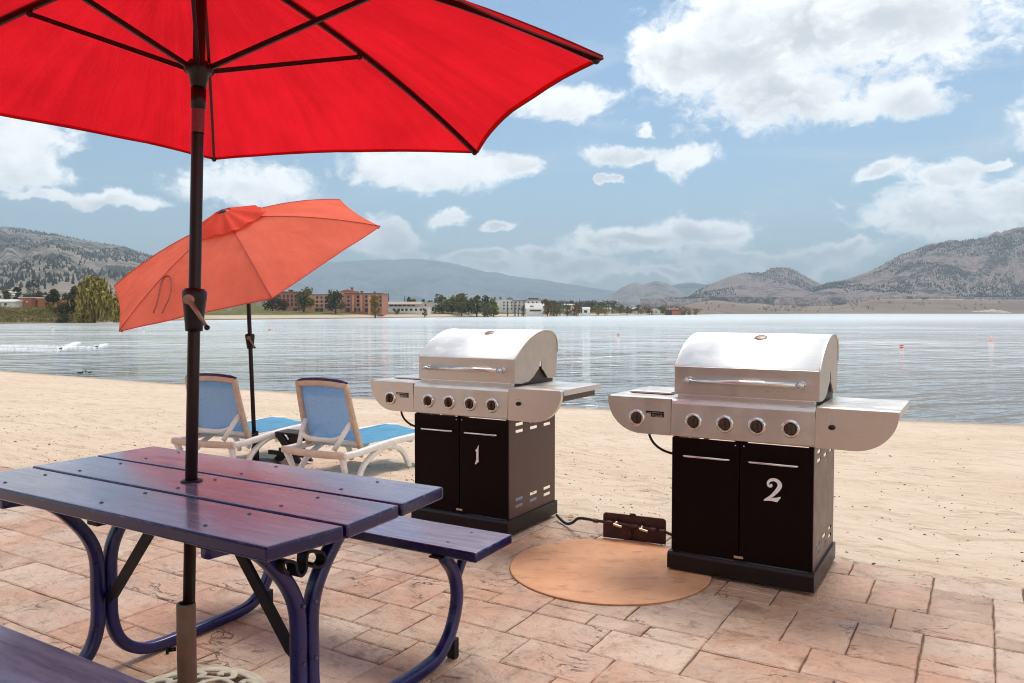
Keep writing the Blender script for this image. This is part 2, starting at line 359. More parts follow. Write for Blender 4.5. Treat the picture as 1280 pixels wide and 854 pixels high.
# lake
t = NT('lake_water'); p = t.pos()
rp = t.n('VectorRotate', props=dict(rotation_type='Z_AXIS'), Vector=p, Angle=R(-20))
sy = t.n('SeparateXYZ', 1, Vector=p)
w1 = t.noise(t.scale(rp, (.42, 1.5, 1.)), .85, 1.2, .45, .5)
w2 = t.noise(t.scale(rp, (1.1, 3.2, 1.)), 1.5, 1., .45, .4)
w3 = t.noise(t.scale(rp, (.22, .66, 1.)), .42, 1.2, .45, .6)
w4 = t.noise(t.scale(rp, (.10, .26, 1.)), .22, 1.2, .45, .5)
patch = t.mapr(t.noise(t.scale(p, (1., 2.4, 1.)), .018, 4., .6), .40, .60, .25, 1.35)
h = t.math('ADD', t.math('ADD', t.math('MULTIPLY', w1, 1.0), t.math('MULTIPLY', w2, .22)), t.math('ADD', t.math('MULTIPLY', w3, 2.2), t.math('MULTIPLY', w4, 4.)))
far = t.mapr(sy, 60, 200, 1., .10, False)
nb = t.bump(h, t.math('MULTIPLY', patch, far), .29)
M['lake'] = t.bsdf(Base_Color=t.mix(t.mapr(sy, 12, 70), (.24, .245, .235), (.84, .86, .84)), Roughness=t.mapr(sy, 25, 300, .03, .24, False), IOR=1.38, Specular_IOR_Level=.6, Normal=nb)  # body colour paler with distance: bright far reflection put into the base colour
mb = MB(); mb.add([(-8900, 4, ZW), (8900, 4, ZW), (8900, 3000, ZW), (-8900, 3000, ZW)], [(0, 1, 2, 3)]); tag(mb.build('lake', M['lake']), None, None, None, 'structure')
# patio of stamped stones
t = NT('stamped_stone'); p = t.obj(); isl = t.island()
off = t.n('CombineXYZ', X=t.math('MULTIPLY', isl, 37.), Y=t.math('MULTIPLY', isl, 91.), Z=isl)
q = t.vm('ADD', p, off)
base = t.ramp(isl, [(0., (.44, .275, .185)), (.25, (.60, .42, .30)), (.5, (.53, .325, .215)), (.75, (.64, .475, .355)), (1., (.50, .355, .265))])
bl = t.noise(p, 1.1, 5., .6)
base = t.mix(t.mapr(bl, .40, .62, 0, .72), base, (.52, .25, .14))
mot = t.noise(q, 6., 7., .65, .8)
base = t.mix(t.mapr(mot, .50, .75, 0, .55), base, (.68, .52, .39))
base = t.mix(t.mapr(mot, .47, .30, 0, .75), base, (.29, .16, .095))
base = t.mix(t.mapr(t.noise(q, 22., 6., .72), .53, .68, 0, .6), base, (.24, .14, .09))
grey = t.noise(p, 2.3, 5., .6)
base = t.mix(t.mapr(grey, .54, .70, 0, .35), base, (.29, .215, .17))
qr = t.n('VectorRotate', props=dict(rotation_type='Z_AXIS'), Vector=q, Angle=-ANG)
ridge = t.noise(t.scale(qr, (1.4, 3.4, 1.)), 2.4, 5., .55, .7)
step_ = t.math('ADD', t.math('SNAP', ridge, .085), t.math('MULTIPLY', ridge, .25))
crk = t.math('SUBTRACT', 1., t.mapr(t.math('ABSOLUTE', t.math('SUBTRACT', ridge, .5)), .0, .012))
crk = t.math('MULTIPLY', crk, t.mapr(t.noise(q, 3.1, 3.), .57, .66))
base = t.mix(t.math('MULTIPLY', crk, .4), base, (.085, .045, .03))
h = t.math('ADD', t.math('MULTIPLY', step_, 1.9), t.math('ADD', t.math('MULTIPLY', mot, .55), t.math('MULTIPLY', t.noise(p, 60., 4.), .07)))
h = t.math('SUBTRACT', h, t.math('MULTIPLY', crk, .5))
M['stone'] = t.bsdf(Base_Color=base, Roughness=t.mapr(mot, .3, .7, .38, .58), Specular_IOR_Level=.55, Normal=t.bump(h, 1., .045))
M['grout'] = simple('dark_joint', (.17, .10, .07), .85, 0., .35, 20., .3)
cs = .122; U0, V0, NU, NV = -8.6, -3.2, 105, 64
occ = [[False] * NU for _ in range(NV)]
mb = MB(); rnd = random.Random(5)
sizes = [(3, 2), (3, 2), (3, 2), (4, 2), (2, 2), (2, 1), (3, 3), (2, 2), (2, 3), (3, 2), (2, 3)]
Vtop = 4.39
def tile_edge(mb, u0, u1, v0, v1):
    pts = []; g = .0028
    def side(a, b, n, f):
        for k in range(n):
            s_ = k / n; q_ = a + (b - a) * s_; j = rnd.uniform(-.0026, .0026) if k else 0
            pts.append((f(q_, j)))
    n1 = max(2, int((u1 - u0) / .05)); n2 = max(2, int((v1 - v0) / .05))
    cl = lambda u, v: (u, min(v, patio_edge(u) + .02))
    side(u0 + g, u1 - g, n1, lambda a, j: cl(a, v0 + g + j)); side(v0 + g, v1 - g, n2, lambda a, j: cl(u1 - g + j, a))
    side(u1 - g, u0 + g, n1, lambda a, j: cl(a, v1 - g + j)); side(v1 - g, v0 + g, n2, lambda a, j: cl(u0 + g + j, a))
    z = rnd.uniform(-.002, .001); cu, cv = (u0 + u1) / 2, (v0 + v1) / 2; n = len(pts)
    tx, ty = rnd.uniform(-.004, .004), rnd.uniform(-.004, .004)
    zz = lambda a, b: z + tx * (a - cu) + ty * (b - cv)
    inn = [(cu + (a - cu) * (1 - .008 / max(.05, abs(u1 - u0))), cv + (b - cv) * (1 - .012 / max(.05, abs(v1 - v0)))) for a, b in pts]
    V_ = [W(a, b, zz(a, b)) for a, b in inn] + [W(a, b, zz(a, b) - .004) for a, b in pts] + [W(a, b, -.02) for a, b in pts]
    fs = [tuple(range(n))] + [(n + i, n + (i + 1) % n, (i + 1) % n, i) for i in range(n)] + [(2 * n + i, 2 * n + (i + 1) % n, n + (i + 1) % n, n + i) for i in range(n)]
    mb.add(V_, fs, False)
for i in range(NU):
    for j in range(NV - 1, -1, -1):
        if occ[j][i]: continue
        ch = sizes[:]; rnd.shuffle(ch)
        for (a, b) in ch + [(2, 1), (1, 1)]:
            if i + a <= NU and j - b + 1 >= 0 and not any(occ[j - y][i + x] for x in range(a) for y in range(b)):
                if b == 1 and a < 3 or j - b < 0 or occ[j - b][i] or (j - b - 1 >= 0 and not occ[j - b - 1][i]): break
        for x in range(a):
            for y in range(b): occ[j - y][i + x] = True
        u0 = U0 + i * cs; u1 = u0 + a * cs; v1 = Vtop - (NV - 1 - j) * cs; v0 = v1 - b * cs
        if v0 > patio_edge((u0 + u1) / 2) - .05: continue
        tile_edge(mb, u0, u1, v0, v1)
tag(mb.build('patio', M['stone'], recalc=False), 'stamped stone patio in pinkish brown', None, None, 'structure')
mb = MB(); n = 60; us2 = [U0 + (NU * cs) * i / n for i in range(n + 1)]
mb.add([W(u, Vtop - NV * cs, -.0095) for u in us2] + [W(u, patio_edge(u) - .01, -.0095) for u in us2], [(i, i + 1, n + 2 + i, n + 1 + i) for i in range(n)])
tag(mb.build('patio_joint', M['grout']), None, None, None, 'structure')
# smooth round pad set in the patio
t = NT('terracotta_concrete'); p = t.obj()
a = t.noise(p, 3.2, 7., .65); b = t.noise(t.scale(p, (1., 2., 1.)), 7., 6., .7)
c = t.mix(t.mapr(a, .3, .7), (.62, .285, .135), (.74, .385, .205)); c = t.mix(t.mapr(b, .50, .72, 0, .75), c, (.33, .155, .085)); c = t.mix(t.mapr(t.noise(p, 90., 3.), .4, .8, 0, .3), c, (.60, .36, .24))
M['disc'] = t.bsdf(Base_Color=c, Roughness=.62, Specular_IOR_Level=.35, Normal=t.bump(t.math('ADD', a, t.math('MULTIPLY', t.noise(p, 120., 3.), .1)), .15, .01))
pc = W(-1.60, 3.62)
ring = lambda r, z, n=72: [(pc.x + r * math.cos(2 * math.pi * k / n), pc.y + r * math.sin(2 * math.pi * k / n), z) for k in range(n)]
mb = MB(); n = 72
mb.add(ring(.497, .010) + ring(.503, .007) + ring(.504, -.01), [tuple(range(n))] + [(n + k, n + (k + 1) % n, (k + 1) % n, k) for k in range(n)] + [(2 * n + k, 2 * n + (k + 1) % n, n + (k + 1) % n, n + k) for k in range(n)])
tag(mb.build('round_paving', M['disc']), 'smooth round terracotta pad set in the patio', None, None, 'structure')
mb = MB(); mb.add(ring(.503, .0042) + ring(.5065, .0042), [(k, (k + 1) % n, n + (k + 1) % n, n + k) for k in range(n)]); tag(mb.build('paving_joint', M['grout']), None, None, None, 'structure')
# ---------------------------------------------------------------- picnic table (local x along the table, y toward the lake)
TV = 1.63; TU = -2.165
tp = W(TU, TV); tbl = thing('picnic_table', 'glossy blue-purple picnic table with bent tube legs and a pole through its top', 'picnic table', tp, ANG)
def plank(name, x0, x1, y0, y1, z0, z1, skew=0., parent=tbl):
    mb = MB(); n = 14; vs = []
    for i in range(n + 1):
        s = i / n; x = lerp(x0, x1, s)
        sag = .0015 * mnoise.noise(Vector((x * 2, y0 * 9, 1)))
        for (y, z) in ((y0, z0), (y1, z0), (y1, z1), (y0, z1)):
            xx = x + (skew * (y - y0) / (y1 - y0) if i == n else 0)
            vs.append((xx, y + .0012 * mnoise.noise(Vector((x * 3, y, z * 9))), z + sag))
    fs = [(i * 4 + k, i * 4 + (k + 1) % 4, (i + 1) * 4 + (k + 1) % 4, (i + 1) * 4 + k) for i in range(n) for k in range(4)] + [(3, 2, 1, 0), tuple(n * 4 + k for k in range(4))]
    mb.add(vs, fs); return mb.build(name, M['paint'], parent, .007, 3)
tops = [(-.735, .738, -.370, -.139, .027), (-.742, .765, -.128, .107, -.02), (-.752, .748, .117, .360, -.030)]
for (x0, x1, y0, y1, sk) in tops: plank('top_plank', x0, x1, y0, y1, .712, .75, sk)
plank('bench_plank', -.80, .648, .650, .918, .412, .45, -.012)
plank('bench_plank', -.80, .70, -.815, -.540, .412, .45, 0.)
def bolt(x, y, z):
    mb = MB(); mb.lathe([(0, z + .004), (.0045, z + .002), (.0065, z + .0006), (.0065, z - .004)], 12, Matrix.Translation((x, y, 0))); return mb.build('bolt', M['bolt'], tbl)
for fx in (-.525, .0, .475):
    for yy in (-.32, -.18, -.08, .06, .165, .31): bolt(fx + rnd.uniform(-.02, .02), yy + rnd.uniform(-.01, .01), .75)
for fx in (-.525, .475):
    for yy in (.71, .86, -.60, -.76): bolt(fx + rnd.uniform(-.02, .02), yy, .45)
SQ = []
for k in range(16):
    a = 2 * math.pi * k / 16; cx, cy = math.cos(a), math.sin(a); m_ = (abs(cx) ** 5 + abs(cy) ** 5) ** (1 / 5); SQ.append((cx / m_, cy / m_))
prof = [(.335, .690), (.25, .682), (.17, .640), (.105, .575), (.052, .500), (.026, .42), (.024, .30), (.026, .19), (.055, .105), (.115, .05), (.20, .026), (.40, .024), (.58, .026), (.67, .045), (.735, .105), (.772, .19), (.775, .26), (.750, .33), (.70, .392), (.715, .405)]
for fx in (-.525, .475):
    for s in (1, -1):
        mb = MB(); mb.tube(spline([(fx, s * y, z) for y, z in prof], 5), .0205, prof=SQ); mb.build('tube_leg', M['tubepaint'], tbl)
        mb = MB(); mb.tube([(fx, s * .768, .29), (fx, s * .82, .36), (fx, s * .87, .408)], .015, prof=SQ); mb.build('bench_brace', M['tubepaint'], tbl)
        mb = MB(); mb.box(fx - .018, fx + .018, min(s * .735, s * .765), max(s * .735, s * .765), .0, .075); mb.build('foot_bracket', M['strap'], tbl, .003)
        mb = MB(); mb.box(fx - .03, fx + .03, min(s * .64, s * .91), max(s * .64, s * .91), .404, .4115); mb.build('bench_cleat', M['strap'], tbl, .002)
    mb = MB(); mb.box(fx - .02, fx + .02, -.35, .35, .700, .7115); mb.build('top_cleat', M['strap'], tbl, .002)
    e = 1 if fx < 0 else -1
    mb = MB(); mb.tube([(fx + e * .40, 0, .705), (fx + e * .37, 0, .665), (fx + e * .06, 0, .30), (fx + e * .022, 0, .275)], [.018, .019, .019, .017], prof=[(1, .35), (1, -.35), (-1, -.35), (-1, .35)], smooth=False); mb.build('diagonal_brace', M['strap'], tbl)
    for s in (1, -1):
        for z in (.28, .45):
            mb = MB(); mb.ball((fx + (.022 if fx > 0 else -.022), s * .024, z), .007, 8, 6); mb.build('bolt', M['bolt'], tbl)
mb = MB(); mb.box(-.025, .025, -.35, .35, .692, .7115); mb.build('top_cleat', M['strap'], tbl, .002)
# curled iron strap between the two tubes of the right end
mb = MB(); pts = [onu(x, y, -1.66) for x, y in [(356, 716), (350, 710), (350, 703), (357, 700.5), (364, 703), (366, 712), (371, 719), (377, 712), (378, 700), (380, 690), (388, 688), (398, 690), (402, 698), (398, 706), (390, 708), (386, 704)]]
mb.tube(spline([(-1.66 - TU, v - TV, z) for v, z in pts], 5), .0042, prof=[(1, 4.5), (1, -4.5), (-1, -4.5), (-1, 4.5)], smooth=False); mb.build('scroll_bracket', M['strap'], tbl)
# collar where the pole goes through the table
hp = Vector((-1.0425, 2.5326, 0)); hu = UV(hp.x, hp.y)
mb = MB(); mb.lathe([(.021, .7512), (.034, .7512), (.034, .754), (.021, .7555)], 24, Matrix.Translation((hu[0] - TU, hu[1] - TV, 0))); mb.build('pole_collar', M['blackplastic'], tbl)

# ---------------------------------------------------------------- parasols
def rib_dirs(RR, h, th, tx, ty):
    m = math.hypot(tx, ty); rot = Matrix.Rotation(m, 3, Vector((-ty, tx, 0))) if m > 1e-6 else Matrix.Identity(3)
    return [rot @ Vector((RR * math.cos(th + k * math.pi / 3), RR * math.sin(th + k * math.pi / 3), -h)) for k in range(6)], rot
def parasol(name, label, base, apex, RR, h, th, tx, ty, joint, mat, crank_z, hub_t, sticker=False, pole_r=.019, sag=.050):
    root = thing(name, label, 'parasol', base)
    A = Vector(apex) - Vector(base); J = Vector(joint) - Vector(base)
    dirs, rot = rib_dirs(RR, h, th, tx, ty); axis = rot @ Vector((0, 0, 1))
    # canopy: six panels, sagging a little between the ribs, ribs slightly bowed
    mb = MB(); NR, NT_ = 16, 12
    def pt(k, r, s):
        a, b = dirs[k], dirs[(k + 1) % 6]
        p = a * (1 - s) + b * s
        w = 4 * s * (1 - s)
        q = A + p * r * (1 - sag * w * r ** 2)
        q += axis * (.055 * 4 * r * (1 - r) - .020 * w * r * (1 - .3 * r)) + axis * (.010 * r * w * mnoise.noise(Vector((k * 7.1 + s * 5, r * 2.2, 3))))
        return q
    vs = []; fs = []
    for k in range(6):
        b0 = len(vs)
        for i in range(NR + 1):
            for j in range(NT_ + 1): vs.append(pt(k, .03 + .97 * i / NR, j / NT_))
        for i in range(NR):
            for j in range(NT_): q = b0 + i * (NT_ + 1) + j; fs.append((q, q + 1, q + NT_ + 2, q + NT_ + 1))
    # turned-under hem
    for k in range(6):
        b0 = len(vs)
        for j in range(NT_ + 1):
            p = pt(k, 1., j / NT_); inw = (A - p).normalized()
            vs += [p + axis * .0005, p - axis * .006 + inw * .004, p - axis * .003 + inw * .014]
        for j in range(NT_):
            for i in range(2): q = b0 + j * 3 + i; fs.append((q, q + 1, q + 4, q + 3))
    mb.add(vs, fs, True); can = mb.build('canopy', mat, root, recalc=False)
    smat = M['seam'] if sticker else M['seamo']
    for k in range(6):
        mb = MB(); mb.tube([A + dirs[k] * r + axis * (.055 * 4 * r * (1 - r) + .002) for r in [.06 + .94 * i / 14 for i in range(15)]], .0032, 6); mb.build('seam', smat, root)
    mb = MB()
    for k in range(6): mb.tube([pt(k, 1.0, j / NT_) - axis * .004 for j in range(NT_ + 1)], .0035, 6)
    mb.build('hem_piping', smat, root)
    # ribs and struts
    for k in range(6):
        mb = MB(); mb.tube([A + dirs[k] * r + axis * (.055 * 4 * r * (1 - r) - .016) for r in [.02 + .965 * i / 12 for i in range(13)]], .0085, prof=[(1, .65), (1, -.65), (-1, -.65), (-1, .65)], smooth=False); rb = mb.build('rib', M['rib'], root)
        r = .985; e = A + dirs[k] * r - axis * .014
        mb = MB(); mb.ball(e, .012, 8, 6); mb.build('rib_tip', M['rib'], rb)
    hub = A - axis * hub_t
    for k in range(6):
        r = .49; e = A + dirs[k] * r + axis * (.055 * 4 * r * (1 - r) - .034); d = dirs[k] - axis * dirs[k].dot(axis); s = hub + d.normalized() * .028
        mb = MB(); mb.tube([s, e], .0075, prof=[(1, .7), (1, -.7), (-1, -.7), (-1, .7)], smooth=False); mb.ball(e, .012, 8, 6); mb.build('strut', M['rib'], root)
    Rm = rot.to_4x4()
    mb = MB(); mb.lathe([(.022, .03), (.030, .026), (.040, .012), (.040, -.010), (.030, -.018), (.024, -.055), (.0195, -.057)], 18, Matrix.Translation(hub) @ Rm)
    for k in range(6):
        d = (dirs[k] - axis * dirs[k].dot(axis)).normalized(); mb.tube([hub + d * .02, hub + d * .046], .011, 8)
    mb.build('runner_hub', M['rib'], root)
    mb = MB(); mb.lathe([(.0, .04), (.02, .038), (.035, .02), (.045, .0), (.045, -.03), (.0, -.03)], 18, Matrix.Translation(A) @ Rm); mb.build('finial', M['rib'], root)
    # pole
    mb = MB(); mb.tube([(0, 0, 0), J * .5, J, J.lerp(A, .5), A], pole_r, 18); mb.build('pole', M['pole'], root)
    # crank housing
    zc = crank_z; cpos = J * (zc / J.z); tilt = (J.normalized()).to_track_quat('Z', 'Y').to_matrix().to_4x4(); Mc = Matrix.Translation(cpos) @ tilt
    mb = MB(); mb.lathe([(.020, .072), (.036, .071), (.047, .060), (.046, .038), (.041, .005), (.034, -.05), (.032, -.066), (.020, -.067)], 24, Mc @ Matrix.Diagonal((1, .8, 1, 1))); hs = mb.build('crank_housing', M['blackplastic'], root)
    yax = Vector((.05, -1, 0)).normalized(); xax = Vector((1, .05, 0)).normalized(); zax = Vector((0, 0, 1))
    Mk = Matrix.Translation(cpos + yax * .046 + Vector((-.001, 0, .035))) @ Matrix((xax, zax, yax)).transposed().to_4x4()
    mb = MB(); mb.lathe([(0, .006), (.012, .007), (.0165, .005), (.0175, -.004), (.014, -.016)], 20, Mk)
    mb.tube([(0.006, -.008, .003), (.055, -.083, .008)], [.0085, .0055], 10, M=Mk); mb.build('crank_handle', M['crank'], hs)
    mb = MB(); mb.ball((.059, -.089, .010), .009, 10, 8, Mk); mb.build('crank_knob', M['blackplastic'], hs)
    if sticker:
        mb = MB(); a = J.normalized(); zt = hub - axis * .125; mb.tube([zt, zt - a * .075], pole_r + .0006, 18, cap=False); mb.build('label_sticker', M['sticker'], root)
        mb = MB(); mb.tube([zt + axis * .066, zt - a * .0], pole_r + .004, 18); mb.build('sleeve_ring', M['rib'], root)
    return root, A, dirs, axis, rot, can
b1 = (-1.066, 2.53, 0.06)
u1 = parasol('patio_parasol', 'large bright red parasol whose dark pole stands through the blue picnic table', b1, (-.9897, 2.5393, 2.4718), 1.284, .4221, -.1967, .0203, .0252, (-.996, 2.5385, 2.25), M['red'], 1.245, .40, True)
b2 = (-2.372, 7.20, -.10)
u2 = parasol('beach_parasol', 'faded orange-red parasol tilted to the left beside the loungers', b2, (-2.5532, 7.0463, 2.1318), 1.3263, .3765, .949, -.2511, -.4571, (-2.442, 7.24, 1.74), M['orange'], 1.13, .36, False, .019, .022)
root2, A2, dirs2, axis2, rot2, can2 = u2
# ruffled vent cap on the tilted parasol
mb = MB(); vs = []; NR, NS = 5, 72
for i in range(NR + 1):
    r = .06 + .20 * i / NR
    for k in range(NS):
        a = 2 * math.pi * k / NS; kk = (a * 3 / math.pi) % 6; k0 = int(kk); f = kk - k0
        d = dirs2[k0] * (1 - f) + dirs2[(k0 + 1) % 6] * f
        w = .5 + .5 * math.sin(a * 11 + 1.2 * math.sin(a * 3))
        vs.append(A2 + d * r * (1 + .09 * w * i / NR) + axis2 * (.100 - .006 * i + .034 * (w - .5) * (i / NR)))
mb.add(vs, [(i * NS + k, i * NS + (k + 1) % NS, (i + 1) * NS + (k + 1) % NS, (i + 1) * NS + k) for i in range(NR) for k in range(NS)], True)
mb.build('vent_cap', M['frill'], root2, recalc=False)
mb = MB(); mb.lathe([(0, .085), (.03, .083), (.05, .07), (.055, .055), (.03, .05)], 18, Matrix.Translation(A2) @ rot2.to_4x4()); mb.build('top_cap', M['rib'], root2)
# tie cord hanging on the canopy (rib 3-4 side)
mb = MB(); pts = []
for px, py in [(192, 391), (196, 380), (199, 368), (202, 352), (206, 346), (211, 345), (214, 350), (214, 362), (211, 374), (206, 384), (203, 391)]:
    d = Vector(ray(px, py)); k = 3; n_ = (dirs2[3].cross(dirs2[2]) if 0 else dirs2[4].cross(dirs2[3])).normalized()
    Aw = A2 + Vector(b2); C0 = Vector((0, 0, CH)); tt = (Aw - C0).dot(n_) / d.dot(n_); p = C0 + d * (tt - .10); pts.append(p - Vector(b2))
mb.tube(spline(pts, 4), .0055, 6); mb.build('tie_cord', M['cord'], root2)
mb = MB(); s = 1.
mb.lathe([(.030, .30), (.032, .26), (.026, .25), (.026, .17), (.034, .16), (.034, .10), (.027, .08), (.027, .04)], 16); mb.build('lower_collar', M['blackplastic'], root2)
st2 = thing('parasol_stand', 'dark round parasol stand sunk in the sand behind the picnic table', 'parasol stand', (-2.372, 7.20, -.115))
mb = MB(); mb.lathe([(0, .05), (.05, .05), (.20, .03), (.23, .0), (.23, -.02)], 28); mb.build('base_plate', M['darkwood'], st2); mb = MB(); mb.lathe([(.028, .05), (.034, .05), (.034, .16), (.028, .165)], 20); mb.build('sleeve', M['darkwood'], st2)
# stand of the near parasol
st1 = thing('parasol_stand', 'tan tube on a cream openwork round base under the picnic table', 'parasol stand', (-1.066, 2.53, 0.002))
mb = MB(); mb.lathe([(.0215, .05), (.0300, .05), (.0302, .20), (.0300, .340), (.029, .348), (.0215, .348)], 28); mb.build('sleeve', M['sleeve'], st1)
mb = MB(); mb.tube([(-.03, -.012, .20), (-.05, -.02, .20)], .007, 8); mb.tube([(-.05, -.02, .20), (-.058, -.023, .20)], .014, 10); mb.build('tightening_knob', M['blackplastic'], st1)
mb = MB(); tor = lambda r, rr, z: mb.tube([(r * math.cos(2 * math.pi * k / 48), r * math.sin(2 * math.pi * k / 48), z) for k in range(49)], rr, cap=False, prof=[(.45 * math.cos(q * .6283), 1.1 * math.sin(q * .6283)) for q in range(10)])
tor(.245, .014, .014); tor(.225, .010, .020); tor(.150, .009, .030); tor(.05, .016, .048)
for k in range(10):
    a = 2 * math.pi * k / 10
    pl = [(r * math.cos(a + q), r * math.sin(a + q), z) for r, q, z in ((.045, 0, .048), (.09, .12, .042), (.14, -.05, .032), (.18, -.22, .026), (.215, -.05, .022), (.20, .12, .024), (.175, .05, .026))]
    mb.tube(spline(pl, 4), .0105, prof=[(.45 * math.cos(q * .6283), 1.2 * math.sin(q * .6283)) for q in range(10)])
mb.build('openwork_base', M['cast'], st1)

# ---------------------------------------------------------------- gas grills
RX = Matrix.Rotation(R(90), 4, 'X')
def sheet(name, mat, parent, verts, faces, th=.003, smooth=False, off=0.):
    mb = MB(); mb.add(verts, faces, smooth); o = mb.build(name, mat, parent, recalc=False)
    m = o.modifiers.new('thick', 'SOLIDIFY'); m.thickness = th; m.offset = off; return o
def make_grill(label, loc, rz, number):
    g = thing('gas_grill', label, 'gas grill', loc, rz, 'stainless gas grills by the beach')
    # cart sides with real louvre slots
    ys = [0]; zs = [.10]
    for c_ in (.115, .285, .455): ys += [c_ - .043, c_ + .043]
    ys.append(.56)
    zr = [.155, .195, .595, .636]
    for z in zr: zs += [z, z + .018]
    zs.append(.683)
    for s in (-1, 1):
        x = s * .334; vs = [(x, y, z) for z in zs for y in ys]; n = len(ys)
        fs = [(j * n + i, j * n + i + 1, (j + 1) * n + i + 1, (j + 1) * n + i) for j in range(len(zs) - 1) for i in range(n - 1) if not (i % 2 == 1 and j % 2 == 1)]
        sheet('side_panel', M['sheet'], g, vs, fs, .003)
    mb = MB(); mb.box(-.33, .33, .02, .55, .105, .112); mb.build('cart_floor', M['sheet'], g)
    mb = MB()
    for s in (-1, 1): mb.box(s * .334 - .012 * (s > 0), s * .334 + .012 * (s < 0), .545, .562, .105, .70)
    mb.box(-.322, .322, .547, .560, .62, .70); mb.build('rear_frame', M['sheet'], g)
    # plinth and castors
    mb = MB(); mb.prism([(-.034, .018), (-.034, .088), (-.022, .102), (.575, .102), (.575, .018)], -.352, .346, 'x'); mb.build('plinth', M['plinth'], g, .004, 2)
    for x in (-.30, .30):
        for y in (.03, .52):
            mb = MB(); mb.tube([(x - .012, y, .020), (x + .012, y, .020)], .020, 14); mb.build('castor', M['blackplastic'], g)
    # doors
    for s in (-1, 1):
        x0, x1 = (-.336, -.0025) if s < 0 else (.0025, .336)
        mb = MB(); mb.box(x0, x1, -.020, -.002, .108, .678); dr = mb.build('door', M['enamel'], g, .004, 2)
        a, b = (-.276, -.044) if s < 0 else (.042, .270)
        mb = MB(); mb.tube([(a, -.020, .592), (a + .004, -.036, .592), (a + .016, -.044, .592), (b - .016, -.044, .592), (b - .004, -.036, .592), (b, -.020, .592)], [.006, .006, .0058, .0058, .006, .006], 10); mb.build('handle', M['chrome'], dr)
        mb = MB(); mb.tube([(s * .020, -.021, .662), (s * .020, -.0225, .662)], .0035, 8); mb.build('screw', M['chrome'], dr)
        if s > 0:
            mb = MB()
            if number == 2:
                k = .000272; path = [(500, 345, 42), (515, 372, 40), (495, 388, 34), (468, 372, 36), (458, 338, 38), (474, 296, 44), (515, 268, 50), (570, 262, 52), (622, 284, 62), (656, 335, 72), (640, 400, 72), (590, 472, 64), (520, 548, 50), (450, 606, 44), (400, 634, 26)]
                P2 = spline([(a_, -b_, c_) for a_, b_, c_ in path], 4); L_ = []; Rr = []
                for i, q in enumerate(P2):
                    p0 = P2[max(0, i - 1)]; p1 = P2[min(len(P2) - 1, i + 1)]; dx_, dy_ = p1.x - p0.x, p1.y - p0.y; l = math.hypot(dx_, dy_) or 1; w_ = q.z / 2
                    L_.append((q.x - dy_ / l * w_, q.y + dx_ / l * w_)); Rr.append((q.x + dy_ / l * w_, q.y - dx_ / l * w_))
                cv = lambda p: (.162 + (p[0] - 560) * k, .4675 + (p[1] + 445) * k)
                for i in range(len(L_) - 1): mb.prism([cv(L_[i]), cv(L_[i + 1]), cv(Rr[i + 1]), cv(Rr[i])], -.0245, -.0205, 'y')
                mb.prism([cv(p) for p in [(385, -640), (430, -588), (520, -582), (610, -566), (672, -542), (668, -570), (618, -642), (520, -632)]], -.0246, -.0206, 'y')
            else:
                k = .000262; cv = lambda p: (.128 + (p[0] - 310) * k, .465 + (410 - p[1]) * k)
                mb.prism([cv(p) for p in [(352, 192), (325, 240), (305, 280), (262, 310), (285, 335), (296, 345), (298, 500), (285, 550), (255, 610), (275, 632), (312, 596), (356, 560), (346, 520), (346, 330)]], -.0245, -.0205, 'y')
            mb.build('door_number', M['numeral'], dr)
    mb = MB(); mb.box(-.03, .03, .004, .016, .112, .69); mb.box(-.33, -.31, .004, .016, .112, .69); mb.box(.31, .33, .004, .016, .112, .69); mb.build('door_jamb', M['enamel'], g)
    mb = MB(); mb.box(-.022, .022, -.0225, -.0205, .118, .130); mb.build('latch_plate', M['brass'], g, .001)
    # control panel
    mb = MB(); pr = [(-.022, .684), (-.026, .692), (-.020, .845), (-.012, .860), (.002, .867), (.09, .867), (.09, .684)]
    mb.prism(pr, -.3395, .3395, 'x'); cp = mb.build('control_panel', M['steel'], g, .003, 2)
    # side shelves with curved fascias
    for s in (-1, 1):
        arc = [(.50 + .182 * math.sin(a), .855 - .172 * math.cos(a)) for a in [R(90) * i / 12 for i in range(13)]]
        poly = [(.3425, .684)] + [(x, z) for x, z in arc] + [(.682, .860), (.676, .866), (.3425, .866)]
        mb = MB(); mb.prism([(s * x, z) for x, z in poly], -.0235, .004, 'y'); fa = mb.build('shelf_fascia', M['steel'], g, .004, 2)
        mb = MB(); mb.prism([(.005, .838), (.005, .862), (.012, .8685), (.50, .8685), (.50, .838)], s * .3425, s * .684, 'x'); mb.build('side_shelf', M['steel'], g, .003, 2)
        mb = MB(); mb.box(min(s * .36, s * .66), max(s * .36, s * .66), .03, .46, .80, .838); mb.build('shelf_brace', M['sheet'], g, .004)
        if s < 0:
            mb = MB(); mb.box(-.63, -.40, .14, .42, .8715, .882); mb.build('side_burner_lid', M['steel'], g, .004)
            mb = MB(); mb.box(-.473, -.378, -.0255, -.0238, .788, .801); mb.box(-.446, -.378, -.0254, -.0237, .772, .788); lb = mb.build('label_plate', M['blackplastic'], fa)
            mb = MB()
            for z, x0 in ((.7935, -.466), (.7825, -.440), (.7765, -.440)):
                x = x0
                while x < -.386: w_ = rnd.uniform(.003, .008); mb.box(x, min(x + w_, -.384), -.0262, -.0256, z - .0012, z + .0012); x += w_ + .0025
            mb.build('label_lines', M['chrome'], lb)
        else:
            mb = MB(); mb.lathe([(.0, .016), (.009, .015), (.0125, .010), (.0135, -.002)], 16, Matrix.Translation((.411, -.0235, .782)) @ RX @ Matrix.Diagonal((1.15, .85, 1, 1))); mb.build('ignition_button', M['blackplastic'], fa)
            mb = MB(); mb.tube([(.411, -.0235, .806), (.411, -.0245, .806)], .002, 8); mb.build('spark_mark', M['blackplastic'], fa)
